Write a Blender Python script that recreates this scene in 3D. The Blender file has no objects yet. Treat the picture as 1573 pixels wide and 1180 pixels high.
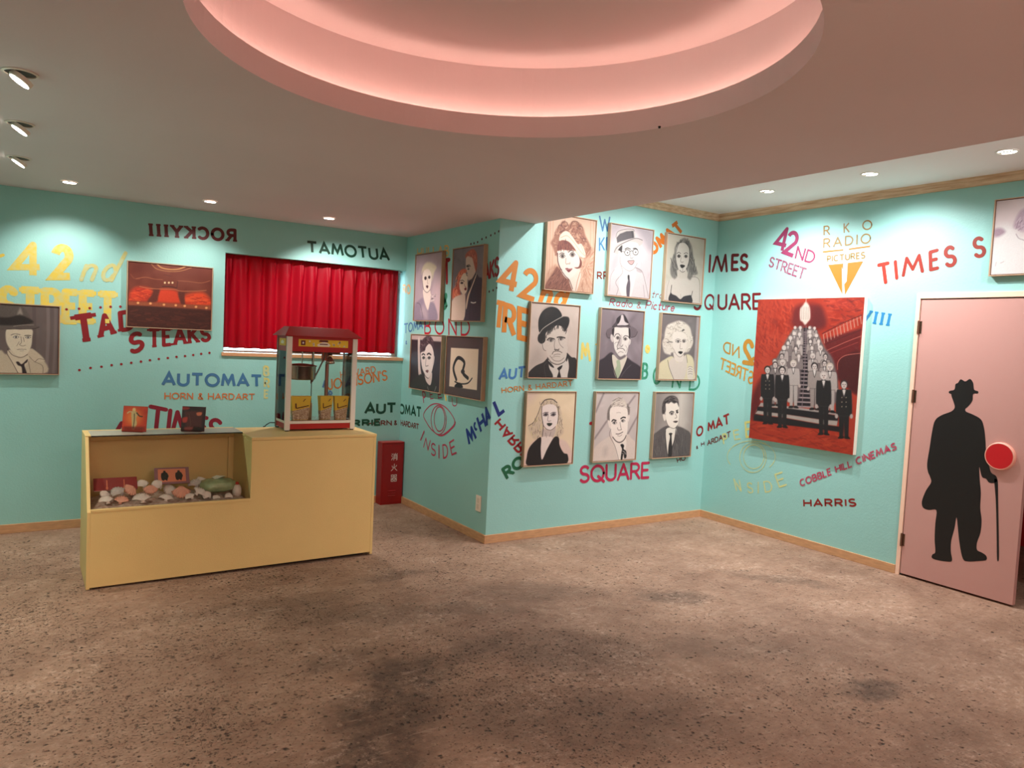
import bpy, bmesh, math, random
import numpy as np
from mathutils import Vector, Matrix
random.seed(7)
SC = bpy.context.scene
COL = SC.collection
# ------------------------------------------------------------------ camera
FPX, CXP, CYP = 1147.3, 786.5, 590.0
YAW, PITCH, ROLL = 0.5850, -0.0576, 0.0490
EYE = Vector((0, 0, 1.5))
FWD = Vector((math.sin(YAW)*math.cos(PITCH), math.cos(YAW)*math.cos(PITCH), math.sin(PITCH)))
_r0 = Vector((math.cos(YAW), -math.sin(YAW), 0)); _u0 = _r0.cross(FWD)
RGT = _r0*math.cos(ROLL) + _u0*math.sin(ROLL); UPV = -_r0*math.sin(ROLL) + _u0*math.cos(ROLL)
cam = bpy.data.cameras.new('camera'); camo = bpy.data.objects.new('camera', cam); COL.objects.link(camo)
cam.sensor_width = 36; cam.lens = 36*FPX/1573; cam.clip_start = .05
_m = Matrix((RGT, UPV, -FWD)).transposed().to_4x4(); _m.translation = EYE; camo.matrix_world = _m
SC.camera = camo
# ------------------------------------------------------------------ world, exposure
SC.view_settings.view_transform = 'Standard'; SC.view_settings.look = 'None'
SC.view_settings.gamma = 1; SC.view_settings.use_curve_mapping = False
SC.view_settings.exposure = 0.7
w = bpy.data.worlds.new('world'); SC.world = w; w.use_nodes = True
w.node_tree.nodes['Background'].inputs[0].default_value = (.62, .86, 1, 1)   # pale daylight outside the window
w.node_tree.nodes['Background'].inputs[1].default_value = 6
# room dimensions (metres)
YB, XR, YC, XD, ZL, ZC, XE = 6.1526, 2.8829, 4.6081, 5.1625, 2.3759, 2.6435, 3.1941
XL, YF, ZH = -.56, -2.2, 2.70
WX0, WX1, WZ0, WZ1 = 1.338, XR, 1.30, 2.078           # window opening
DY0, DY1, DZ = 1.32, 2.766, 1.925                      # door opening in the right wall
RINGC, RR1, RR2 = (1.242, 2.008), .913, 1.0
def on(ax, val, px, py):
    "point of the wall plane (coordinate ax = val) that the photograph shows at a pixel"
    d = FWD + RGT*((px-CXP)/FPX) - UPV*((py-CYP)/FPX)
    return EYE + d*((val-EYE[ax])/d[ax])
# ------------------------------------------------------------------ lamps
def blackbody(c): return c
WARM = (1, .86, .76)
def spot(name, loc, target, power, size=100, blend=.8, col=WARM, rad=.03):
    l = bpy.data.lights.new(name, 'SPOT'); l.energy = power; l.spot_size = math.radians(size); l.spot_blend = blend
    l.color = col; l.shadow_soft_size = rad
    o = bpy.data.objects.new(name, l); COL.objects.link(o); o.location = loc
    o.rotation_euler = (Vector(target)-Vector(loc)).to_track_quat('-Z', 'Y').to_euler()
    return o
def area(name, loc, rot, sx, sy, power, col):
    l = bpy.data.lights.new(name, 'AREA'); l.shape = 'RECTANGLE'; l.size = sx; l.size_y = sy; l.energy = power; l.color = col
    o = bpy.data.objects.new(name, l); COL.objects.link(o); o.location = loc; o.rotation_euler = rot
    return o
P_LOW, P_LEFT, P_HIGH, P_COVE, P_REAR = 18, 38, 79, 8.4, 64
LOW = [(.261, 5.63), (1.113, 5.63), (1.985, 5.66)]
LEFT = [(-.005, 3.29), (-.005, 4.14), (-.01, 5.02)]
PORT = [(3.50, 3.96), (4.20, 3.96)]
HIGH = [(4.615, 3.675), (4.615, 2.872), (4.63, 2.066)]
for (x, y), k, dx, sz in zip(LOW, (1.15, 1.0, 2.2), (0, 0, .40), (104, 104, 132)): spot('downlight_lamp', (x, y, ZL-.03), (x+dx, y+.50-dx*.5, 1.3-dx), P_LOW*k, sz, .7, (1, .90, .85), .02)
for x, y in LEFT: spot('downlight_lamp', (x-.02, y, ZL-.06), (x-.5, y, 1.0), P_LEFT, 110, .8, WARM)
for i, (x, y) in enumerate(HIGH):
    spot('downlight_lamp', (x, y, ZH-.03), (XD, y, .7), P_HIGH*(.78, .72, .18)[i], 138, 1.0, (1, .95, .95), .02)
for (x, y), k in zip(PORT, (38, 46)): spot('downlight_lamp', (x, y, ZH-.03), (x, YC+.05, .6), k, 144, 1.0, (1, .95, .95), .02)
spot('downlight_lamp', (4.45, 1.26, ZH-.03), (4.3, 4.0, .7), 78, 92, 1.0, (1, .94, .93), .03)  # added fill downlight, unseen, lifting the middle wall
for y in (.46, -.6): spot('downlight_lamp', (4.55, y, ZH-.03), (4.3, y, 0), 40, 140, 1.0, (1, .93, .92), .02)  # two more added downlights, unseen, lifting the floor at the right
# made-up pink fill behind the camera, lifting the ambient light
area('rear_fill', (.9, -.9, 2.30), (0, 0, 0), 1.6, 1.0, P_REAR, (1, .76, .70))
# ------------------------------------------------------------------ materials
def lin(c):
    r = []
    for v in c[:3]:
        v = v/255
        r.append(v/12.92 if v <= .04045 else ((v+.055)/1.055)**2.4)
    return (r[0], r[1], r[2], 1)
MATS = {}
def mat(name, col, rough=.6, metal=0, var=.0, vscale=8, bump=0, bscale=60, emit=None, spec=None, stretch=None, col2=None):
    if name in MATS: return MATS[name]
    m = bpy.data.materials.new(name); m.use_nodes = True; N = m.node_tree.nodes; L = m.node_tree.links
    b = N['Principled BSDF']; b.inputs['Base Color'].default_value = lin(col)
    b.inputs['Roughness'].default_value = rough; b.inputs['Metallic'].default_value = metal
    if spec is not None: b.inputs['Specular IOR Level'].default_value = spec
    tc = N.new('ShaderNodeTexCoord'); src = tc.outputs['Object']
    if stretch:
        mp = N.new('ShaderNodeMapping'); mp.inputs['Scale'].default_value = stretch; L.new(src, mp.inputs[0]); src = mp.outputs[0]
    if var or col2:
        n = N.new('ShaderNodeTexNoise'); n.inputs['Scale'].default_value = vscale; n.inputs['Detail'].default_value = 6
        L.new(src, n.inputs['Vector'])
        rp = N.new('ShaderNodeValToRGB'); L.new(n.outputs['Fac'], rp.inputs[0])
        c = lin(col); c2 = lin(col2) if col2 else tuple(v*(1-var) for v in c[:3])+(1,)
        rp.color_ramp.elements[0].position = .3; rp.color_ramp.elements[1].position = .68
        rp.color_ramp.elements[0].color = c2; rp.color_ramp.elements[1].color = c
        L.new(rp.outputs[0], b.inputs['Base Color'])
    if bump:
        n2 = N.new('ShaderNodeTexNoise'); n2.inputs['Scale'].default_value = bscale; n2.inputs['Detail'].default_value = 4
        L.new(src, n2.inputs['Vector'])
        bp = N.new('ShaderNodeBump'); bp.inputs['Strength'].default_value = bump; bp.inputs['Distance'].default_value = .004
        L.new(n2.outputs['Fac'], bp.inputs['Height']); L.new(bp.outputs[0], b.inputs['Normal'])
    if emit:
        b.inputs['Emission Color'].default_value = lin(emit[0]); b.inputs['Emission Strength'].default_value = emit[1]
    MATS[name] = m; return m
def glass(name, tint=(235, 245, 240), ior=1.3, rough=.03, wall_sheen=0):
    if name in MATS: return MATS[name]
    m = bpy.data.materials.new(name); m.use_nodes = True; N = m.node_tree.nodes; L = m.node_tree.links; N.clear()
    o = N.new('ShaderNodeOutputMaterial'); t = N.new('ShaderNodeBsdfTransparent'); t.inputs[0].default_value = lin(tint)
    g = N.new('ShaderNodeBsdfGlossy'); g.inputs['Roughness'].default_value = rough
    lw = N.new('ShaderNodeFresnel'); lw.inputs[0].default_value = ior
    mx = N.new('ShaderNodeMixShader'); L.new(lw.outputs[0], mx.inputs[0]); L.new(t.outputs[0], mx.inputs[1]); L.new(g.outputs[0], mx.inputs[2])
    out = mx.outputs[0]
    if wall_sheen:
        df = N.new('ShaderNodeBsdfDiffuse'); df.inputs[0].default_value = lin((226, 222, 206)); m2 = N.new('ShaderNodeMixShader'); m2.inputs[0].default_value = wall_sheen  # pale diffuse mixed in to imitate the wall's reflection on the glass
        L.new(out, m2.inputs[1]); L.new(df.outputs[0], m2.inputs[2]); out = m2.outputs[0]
    L.new(out, o.inputs[0]); MATS[name] = m; return m
TEAL = (149, 206, 200)
def wallmat(): return mat('teal_wall_paint', TEAL, .5, var=.05, vscale=1.7, bump=.25, bscale=90)
def ceilmat(): return mat('ceiling_paint', (226, 206, 206), .85, var=.05, vscale=1.2, bump=.15, bscale=50)
def woodm(): return mat('pale_timber', (206, 160, 116), .55, var=.22, vscale=5, stretch=(3, 3, 14), bump=.1, bscale=40)
def framem(): return mat('pale_frame_wood', (184, 154, 126), .5, var=.15, vscale=14, stretch=(4, 4, 1))
# paint that has worn so that the wall shows through
def paintmat(col, wear=0):
    key = 'wall_lettering_%d_%d_%d_%d' % (*col, int(wear*100))
    if key in MATS: return MATS[key]
    m = mat(key, col, .5); N = m.node_tree.nodes; L = m.node_tree.links; b = N['Principled BSDF']
    tc = N.new('ShaderNodeTexCoord'); n = N.new('ShaderNodeTexNoise'); n.inputs['Scale'].default_value = 38; n.inputs['Detail'].default_value = 5
    L.new(tc.outputs['Object'], n.inputs['Vector']); rp = N.new('ShaderNodeValToRGB'); L.new(n.outputs['Fac'], rp.inputs[0])
    c = lin(col); t = lin(TEAL)
    rp.color_ramp.elements[0].position = .36; rp.color_ramp.elements[1].position = .62
    rp.color_ramp.elements[0].color = tuple(c[i]*(1-wear)+t[i]*wear for i in range(3))+(1,)
    k = wear*.35 if wear > .3 else 0
    rp.color_ramp.elements[1].color = tuple(c[i]*(1-k)+t[i]*k for i in range(3))+(1,)
    L.new(rp.outputs[0], b.inputs['Base Color']); return m
# ------------------------------------------------------------------ mesh helpers
class MB:
    "collects geometry for ONE mesh object"
    def __init__(s): s.v = []; s.f = []; s.fm = []; s.mi = 0
    def add(s, vs, fs):
        o = len(s.v); s.v += [tuple(v) for v in vs]; s.f += [tuple(i+o for i in f) for f in fs]; s.fm += [s.mi]*len(fs)
    def box(s, x0, x1, y0, y1, z0, z1):
        s.add([(x0,y0,z0),(x1,y0,z0),(x1,y1,z0),(x0,y1,z0),(x0,y0,z1),(x1,y0,z1),(x1,y1,z1),(x0,y1,z1)],
              [(0,3,2,1),(4,5,6,7),(0,1,5,4),(1,2,6,5),(2,3,7,6),(3,0,4,7)])
    def prism(s, pts, axis, a, b):
        "extrude a 2D outline along an axis"
        def mk(p, t):
            q = list(p); q.insert(axis, t); return q
        n = len(pts)
        s.add([mk(p, a) for p in pts]+[mk(p, b) for p in pts],
              [tuple(range(n))[::-1], tuple(range(n, 2*n))]+[(i, (i+1)%n, n+(i+1)%n, n+i) for i in range(n)])
    def tube(s, pts, r, n=8, caps=True):
        pts = [Vector(p) for p in pts]; rs = r if isinstance(r, (list, tuple)) else [r]*len(pts)
        rings = []; up = None
        for i, p in enumerate(pts):
            t = (pts[min(i+1, len(pts)-1)]-pts[max(i-1, 0)]).normalized()
            if up is None: up = Vector((0,0,1)) if abs(t.z) < .9 else Vector((1,0,0))
            a = t.cross(up).normalized(); b_ = a.cross(t).normalized(); up = b_
            rings.append([p+a*math.cos(6.28318*k/n)*rs[i]+b_*math.sin(6.28318*k/n)*rs[i] for k in range(n)])
        vs = [v for rg in rings for v in rg]
        fs = [(i*n+k, i*n+(k+1)%n, (i+1)*n+(k+1)%n, (i+1)*n+k) for i in range(len(pts)-1) for k in range(n)]
        if caps: fs += [tuple(range(n))[::-1], tuple((len(pts)-1)*n+k for k in range(n))]
        s.add(vs, fs)
    def lathe(s, prof, c=(0,0,0), n=32, M=None, closed=False):
        vs = []
        for r, z in prof:
            for k in range(n):
                v = Vector((r*math.cos(6.28318530718*k/n), r*math.sin(6.28318530718*k/n), z))
                if M: v = M @ v
                vs.append(v+Vector(c))
        m = len(prof)
        fs = [(i*n+k, i*n+(k+1)%n, (i+1)*n+(k+1)%n, (i+1)*n+k) for i in range(m-1) for k in range(n)]
        if closed: fs += [((m-1)*n+k, (m-1)*n+(k+1)%n, (k+1)%n, k) for k in range(n)]
        s.add(vs, fs)
    def build(s, name, material, parent=None, smooth=False, bevel=0, loc=None, label=None):
        me = bpy.data.meshes.new(name); vs = s.v
        if loc: vs = [(v[0]-loc[0], v[1]-loc[1], v[2]-loc[2]) for v in vs]
        me.from_pydata(vs, [], s.f); me.update()
        for m in (material if isinstance(material, (list, tuple)) else [material]): me.materials.append(m)
        for i, p in enumerate(me.polygons): p.material_index = s.fm[i]; p.use_smooth = smooth
        o = bpy.data.objects.new(name, me); COL.objects.link(o)
        if loc: o.location = loc
        if parent:
            o.parent = parent
            if loc: o.location = Vector(loc)
        if bevel:
            md = o.modifiers.new('bevel', 'BEVEL'); md.width = bevel; md.segments = 2; md.limit_method = 'ANGLE'; md.harden_normals = False
        if label: o['label'] = label
        return o
def fixn(o):
    bm = bmesh.new(); bm.from_mesh(o.data); bmesh.ops.recalc_face_normals(bm, faces=bm.faces[:]); bm.to_mesh(o.data); bm.free()
def tag(o, label, cat, group=None, kind=None):
    o['label'] = label; o['category'] = cat
    if group: o['group'] = group
    if kind: o['kind'] = kind
    return o
def thing(name, loc, label, cat, group=None, rz=0):
    o = bpy.data.objects.new(name, None); COL.objects.link(o); o.location = loc; o.rotation_euler.z = rz
    return tag(o, label, cat, group)
def struct(o, label=None):
    o['kind'] = 'structure'
    if label: o['label'] = label
    return o
# ================================================================== the room shell
T = .22
m = MB(); m.box(XL-T, WX0, YB, YB+T, 0, ZL+.06); m.box(WX0, XR+.0, YB, YB+T, 0, WZ0-.028); m.box(WX0, XR, YB, YB+T, WZ1, ZL+.06)
wall_back = struct(m.build('wall_back', wallmat()))
m = MB(); m.box(XR, XR+.14, YC, YB+T, 0, ZH+.05)
wall_return = struct(m.build('wall_return', wallmat()))
m = MB(); m.box(XR+.14, XD+T, YC, YC+.16, 0, ZH+.05)
wall_middle = struct(m.build('wall_middle', wallmat()))
m = MB(); m.box(XR+.0, XR+.14, YC, YC+.0005, 0, .001)
m = MB(); m.box(XD, XD+.10, DY1, YC, 0, ZH+.05); m.box(XD, XD+.10, DY0, DY1, DZ+.0, ZH+.05); m.box(XD, XD+.10, YF, DY0, 0, ZH+.05)
wall_right = struct(m.build('wall_right', wallmat()))
m = MB(); m.box(XL-T, XL, YF, YB, 0, ZL+.06)
struct(m.build('wall_left', wallmat()))
m = MB(); m.box(XL-T, 7.2, YF-T, YF, 0, ZH+.05)
struct(m.build('wall_front', mat('pink_wall_paint', (228, 150, 132), .6, bump=.1)))
# red room beyond the door
redw = mat('red_wall_paint', (176, 22, 24), .5, bump=.2, bscale=60)
m = MB(); m.box(7.0, 7.2, YF, 3.4, 0, ZH+.05); m.box(XD+.10, 7.0, 2.9, 3.1, 0, ZH+.05)
struct(m.build('wall_corridor', redw))
# ---- floor
def floormat():
    m = bpy.data.materials.new('worn_concrete'); m.use_nodes = True; N = m.node_tree.nodes; L = m.node_tree.links; b = N['Principled BSDF']
    tc = N.new('ShaderNodeTexCoord'); P = tc.outputs['Object']
    def noise(s, d=6, r=.6, vec=None):
        n = N.new('ShaderNodeTexNoise'); n.inputs['Scale'].default_value = s; n.inputs['Detail'].default_value = d; n.inputs['Roughness'].default_value = r
        L.new(vec or P, n.inputs['Vector']); return n
    def ramp(src, a, c0, b_, c1):
        r = N.new('ShaderNodeValToRGB'); L.new(src, r.inputs[0]); e = r.color_ramp.elements
        e[0].position = a; e[0].color = c0; e[1].position = b_; e[1].color = c1; return r.outputs[0]
    def mix(f, a, c, mode='MIX'):
        x = N.new('ShaderNodeMix'); x.data_type = 'RGBA'; x.blend_type = mode
        for sock, v in ((x.inputs[0], f), (x.inputs[6], a), (x.inputs[7], c)):
            if isinstance(v, (tuple, float, int)): sock.default_value = v
            else: L.new(v, sock)
        return x.outputs[2]
    def math_(op, a, b2=None, clamp=False):
        x = N.new('ShaderNodeMath'); x.operation = op; x.use_clamp = clamp
        for i, v in enumerate((a, b2)):
            if v is None: continue
            if isinstance(v, (int, float)): x.inputs[i].default_value = v
            else: L.new(v, x.inputs[i])
        return x.outputs[0]
    W, K = (1, 1, 1, 1), (0, 0, 0, 1)
    base = ramp(noise(1.1, 8, .62).outputs['Fac'], .34, lin((134, 104, 85)), .66, lin((176, 143, 118)))
    c = mix(ramp(noise(7, 8, .7).outputs['Fac'], .40, K, .75, (.55, .55, .55, 1)), base, lin((192, 163, 140)))
    # located stains of their own shape: centre x, y, radii, angle, strength
    dn = noise(2.6, 6, .65); dv = N.new('ShaderNodeVectorMath'); dv.operation = 'SUBTRACT'; L.new(dn.outputs['Color'], dv.inputs[0]); dv.inputs[1].default_value = (.5, .5, .5)
    ds = N.new('ShaderNodeVectorMath'); ds.operation = 'SCALE'; L.new(dv.outputs[0], ds.inputs[0]); ds.inputs['Scale'].default_value = .45
    wv = N.new('ShaderNodeVectorMath'); wv.operation = 'ADD'; L.new(P, wv.inputs[0]); L.new(ds.outputs[0], wv.inputs[1])
    st = [(1.27, 2.66, .40, .30, .7, 1.0), (1.47, 2.93, .28, .26, 1.0, 1.0), (1.12, 2.42, .34, .26, .6, 1.0), (1.22, 3.18, .28, .16, .1, .6), (1.85, 3.0, .34, .12, .2, .5), (2.0, 3.5, .5, .16, -.3, .45), (3.33, 3.16, .26, .15, -.5, .75), (3.24, 1.86, .20, .13, -.5, .9),
          (4.25, 3.1, .42, .12, -.95, .55), (1.97, 4.22, .34, .12, 0, .6), (1.5, 3.7, .6, .22, -.4, .5), (2.3, 2.75, .5, .3, -.5, .45), (1.9, 2.2, .8, .35, -.6, .55),
          (.9, 2.2, .5, .35, .4, .6), (3.0, 2.45, .5, .2, -.6, .35), (2.6, 3.6, .5, .2, -.4, .4), (1.1, 4.0, .7, .2, -.05, .4), (3.0, 1.3, .5, .3, 0, .4)]
    tot = None
    for (x, y, rx, ry, a, s_) in st:
        mp = N.new('ShaderNodeMapping'); mp.vector_type = 'TEXTURE'; mp.inputs['Location'].default_value = (x, y, 0)
        mp.inputs['Rotation'].default_value = (0, 0, a); mp.inputs['Scale'].default_value = (rx, ry, 1); L.new(wv.outputs[0], mp.inputs[0])
        ln = N.new('ShaderNodeVectorMath'); ln.operation = 'LENGTH'
        fl = N.new('ShaderNodeVectorMath'); fl.operation = 'MULTIPLY'; fl.inputs[1].default_value = (1, 1, 0); L.new(mp.outputs[0], fl.inputs[0]); L.new(fl.outputs[0], ln.inputs[0])
        r = ramp(ln.outputs['Value'], .5, (s_, s_, s_, 1), 1.45, K)
        sep = N.new('ShaderNodeSeparateColor'); L.new(r, sep.inputs[0]); v = sep.outputs[0]
        tot = v if tot is None else math_('MAXIMUM', tot, v)
    mod = N.new('ShaderNodeSeparateColor'); L.new(ramp(noise(11, 9, .75).outputs['Fac'], .36, (.5, .5, .5, 1), .56, W), mod.inputs[0])
    c = mix(math_('MULTIPLY', math_('MULTIPLY', tot, mod.outputs[0]), .85), c, lin((66, 52, 43)))
    c = mix(ramp(noise(30, 9, .8).outputs['Fac'], .42, (.34, .34, .34, 1), .58, K), c, lin((104, 76, 60)))
    pm_ = N.new('ShaderNodeSeparateColor'); L.new(ramp(noise(2.2, 5, .6).outputs['Fac'], .50, K, .62, W), pm_.inputs[0]); pn_ = N.new('ShaderNodeSeparateColor'); L.new(ramp(noise(26, 9, .85).outputs['Fac'], .50, K, .60, W), pn_.inputs[0])
    c = mix(math_('MULTIPLY', math_('MULTIPLY', pm_.outputs[0], pn_.outputs[0]), .55), c, lin((214, 188, 168)))
    c = mix(ramp(noise(19, 9, .8).outputs['Fac'], .57, K, .68, (.5, .5, .5, 1)), c, lin((206, 178, 156)))
    # trowel ridges and pale scuffs
    mp = N.new('ShaderNodeMapping'); mp.inputs['Rotation'].default_value = (0, 0, -.05); mp.inputs['Scale'].default_value = (.9, 5.2, 1); L.new(P, mp.inputs[0])
    c = mix(ramp(noise(3.2, 9, .72, mp.outputs[0]).outputs['Fac'], .60, K, .72, (.6, .6, .6, 1)), c, lin((200, 174, 154)))
    mp2 = N.new('ShaderNodeMapping'); mp2.inputs['Rotation'].default_value = (0, 0, .25); mp2.inputs['Scale'].default_value = (1, 3, 1); L.new(P, mp2.inputs[0])
    c = mix(ramp(noise(6, 9, .8, mp2.outputs[0]).outputs['Fac'], .58, K, .66, (.6, .6, .6, 1)), c, lin((100, 76, 62)))
    # pits and specks
    zone = N.new('ShaderNodeSeparateColor'); L.new(ramp(noise(1.3, 4).outputs['Fac'], .36, W, .62, (.05, .05, .05, 1)), zone.inputs[0])
    sx = N.new('ShaderNodeSeparateXYZ'); L.new(P, sx.inputs[0]); gx = math_('SUBTRACT', 1.25, math_('MULTIPLY', sx.outputs[0], .30), True); gx = math_('MAXIMUM', gx, .12)
    zone_v = math_('MULTIPLY', zone.outputs[0], gx)
    hgt = None
    pn = noise(45, 3); pd = N.new('ShaderNodeVectorMath'); pd.operation = 'SCALE'; pd.inputs['Scale'].default_value = .03; L.new(pn.outputs['Color'], pd.inputs[0])
    wv2 = N.new('ShaderNodeVectorMath'); wv2.operation = 'ADD'; L.new(P, wv2.inputs[0]); L.new(pd.outputs[0], wv2.inputs[1])
    for sc_, th, zz in ((17, .13, .95), (38, .22, .95), (70, .27, .8), (120, .30, .6)):
        v = N.new('ShaderNodeTexVoronoi'); v.inputs['Scale'].default_value = sc_; L.new(wv2.outputs[0], v.inputs['Vector'])
        sp = N.new('ShaderNodeSeparateColor'); L.new(v.outputs['Color'], sp.inputs[0])
        pick = math_('LESS_THAN', sp.outputs[0], math_('ADD', math_('MULTIPLY', zone_v, .46), .025))
        s3 = N.new('ShaderNodeSeparateColor'); L.new(ramp(v.outputs['Distance'], th*.5, W, th*1.5, K), s3.inputs[0])
        f = math_('MULTIPLY', math_('MULTIPLY', s3.outputs[0], pick), zz)
        c = mix(f, c, lin((48, 32, 26))); hgt = f if hgt is None else math_('MAXIMUM', hgt, f)
    L.new(c, b.inputs['Base Color'])
    b.inputs['Roughness'].default_value = .62; b.inputs['Specular IOR Level'].default_value = .35
    n4 = noise(30, 8, .7); n5 = noise(3.2, 9, .72, mp.outputs[0])
    h = math_('SUBTRACT', math_('ADD', math_('MULTIPLY', n4.outputs['Fac'], .5), n5.outputs['Fac']), hgt)
    bp = N.new('ShaderNodeBump'); bp.inputs['Strength'].default_value = .8; bp.inputs['Distance'].default_value = .014; L.new(h, bp.inputs['Height']); L.new(bp.outputs[0], b.inputs['Normal'])
    return m
m = MB(); m.box(XL-T, 7.2, YF-T, YB+T, -.1, 0)
struct(m.build('floor', floormat()))
# ---- ceilings
def ring_ceiling():
    bm = bmesh.new(); n = 128
    def hole(z, r): return [bm.verts.new((RINGC[0]+r*math.cos(6.28318530718*k/n), RINGC[1]+r*math.sin(6.28318530718*k/n), z)) for k in range(n)]
    outer = [bm.verts.new(p) for p in ((XL-T, YF-T, ZL), (XE, YF-T, ZL), (XE, YB+T, ZL), (XL-T, YB+T, ZL))]
    inner = hole(ZL, RR1)
    es = [bm.edges.new((outer[i], outer[(i+1) % 4])) for i in range(4)]+[bm.edges.new((inner[i], inner[(i+1) % n])) for i in range(n)]
    bmesh.ops.triangle_fill(bm, use_beauty=True, edges=es)
    # lip, channel floor, cove wall, raised disc
    loops = [inner, hole(ZL+.088, RR1), hole(ZL+.088, RR1+.018), hole(ZL+.03, RR1+.018), hole(ZL+.03, RR2), hole(ZL+.322, RR2), hole(ZL+.322, .45)]
    for a, b_ in zip(loops, loops[1:]):
        for k in range(n): bm.faces.new((a[k], a[(k+1) % n], b_[(k+1) % n], b_[k]))
    bm.faces.new(loops[-1])
    # soffit face beside the raised strip
    q = [bm.verts.new(p) for p in ((XE, YF-T, ZH+.05), (XE, YB+T, ZH+.05))]
    bm.faces.new((outer[1], outer[2], q[1], q[0]))
    bmesh.ops.recalc_face_normals(bm, faces=bm.faces[:])
    me = bpy.data.meshes.new('ceiling'); bm.to_mesh(me); bm.free(); me.materials.append(ceilmat())
    o = bpy.data.objects.new('ceiling', me); COL.objects.link(o); return o
ceiling = struct(ring_ceiling(), 'low grey pink plastered ceiling with a round recess')
m = MB(); m.box(XE, 7.2, YF-T, YC+.16, ZH, ZH+.06)
struct(m.build('ceiling', mat('strip_ceiling_paint', (244, 240, 240), .8, bump=.1)), 'raised pale ceiling strip beside the right wall')
m = MB(); m.box(XL-T-.1, XE+.0, YF-T-.1, YB+T+.1, ZH+.12, ZH+.2); m.box(XL-T-.1, XL-T, YF-T-.1, YB+T+.1, ZL-.3, ZH+.2); m.box(XL-T-.1, XE, YB+T, YB+T+.1, ZL-.2, ZH+.2); m.box(XL-T-.1, 7.2, YF-T-.1, YF-T, ZL-.2, ZH+.2)
struct(m.build('ceiling', ceilmat()), 'floor slab above the plastered ceiling')
# light strip hidden in the cove channel
m = MB(); k = 96; m.lathe([(RR1+.035, ZL+.032), (RR1+.035, ZL+.044), (RR1+.05, ZL+.044), (RR1+.05, ZL+.032)], (RINGC[0], RINGC[1], 0), k, closed=True)
tag(m.build('cove_light_strip', mat('cove_glow', (255, 200, 180), .5, emit=((255, 222, 202), P_COVE))), 'pink light strip glowing inside the round ceiling recess', 'light')
# ---- baseboards, crown, reveal
bh, bt = .062, .014
m = MB(); m.box(XL, XR-bt, YB-bt, YB, 0, bh); struct(m.build('baseboard_back', woodm(), bevel=.002))
m = MB(); m.box(XR-bt, XR, YC-bt, YB, 0, bh); struct(m.build('baseboard_return', woodm(), bevel=.002))
m = MB(); m.box(XR-bt+.014, XD-bt, YC-bt, YC, 0, bh); struct(m.build('baseboard_middle', woodm(), bevel=.002))
m = MB(); m.box(XD-bt, XD, DY1+.028, YC, 0, bh); m.box(XD-bt, XD, YF, DY0-.04, 0, bh); struct(m.build('baseboard_right', woodm(), bevel=.002))
m = MB(); m.box(XL, XL+bt, YF, YB-bt, 0, bh); struct(m.build('baseboard_left', woodm(), bevel=.002))
crownm = mat('crown_timber', (226, 206, 174), .6, col2=(186, 156, 120), vscale=4, stretch=(4, 1.2, 16), bump=.25, bscale=30)
prof = [(0, ZC), (.016, ZC), (.016, ZC+.022), (.026, ZC+.030), (.026, ZC+.042), (.036, ZC+.0565), (0, ZC+.0565)]
m = MB(); m.prism([(YC-a, z) for a, z in prof], 0, XE, XD); struct(m.build('trim_1', crownm))
m = MB(); m.prism([(XD-a, z) for a, z in prof], 1, YF, YC); struct(m.build('trim_2', crownm))
# ================================================================== window and curtain
m = MB(); m.box(WX0-.012, XR-.001, YB-.012, YB+.16, WZ0-.028, WZ0); struct(m.build('trim_3', mat('sill_wood', (214, 160, 118), .45, var=.15, vscale=6, stretch=(1, 8, 8)), bevel=.002), 'pale wooden window sill')
wf = mat('window_frame_metal', (190, 186, 178), .4, .3)
m = MB(); yw = YB+.165
for a in ((WX0, WX0+.04, WZ0, WZ1), (XR-.04, XR, WZ0, WZ1), (WX0+.04, XR-.04, WZ0, WZ0+.015), (WX0+.04, XR-.04, WZ1-.04, WZ1), ((WX0+XR)/2-.02, (WX0+XR)/2+.02, WZ0+.015, WZ1-.04)):
    m.box(a[0], a[1], yw, yw+.04, a[2], a[3])
win = struct(m.build('window_1', wf))
m = MB(); m.box(WX0+.04, XR-.04, yw+.018, yw+.022, WZ0+.015, WZ1-.04)
pane = m.build('window_pane', glass('window_glass', (240, 250, 250)), win)
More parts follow.
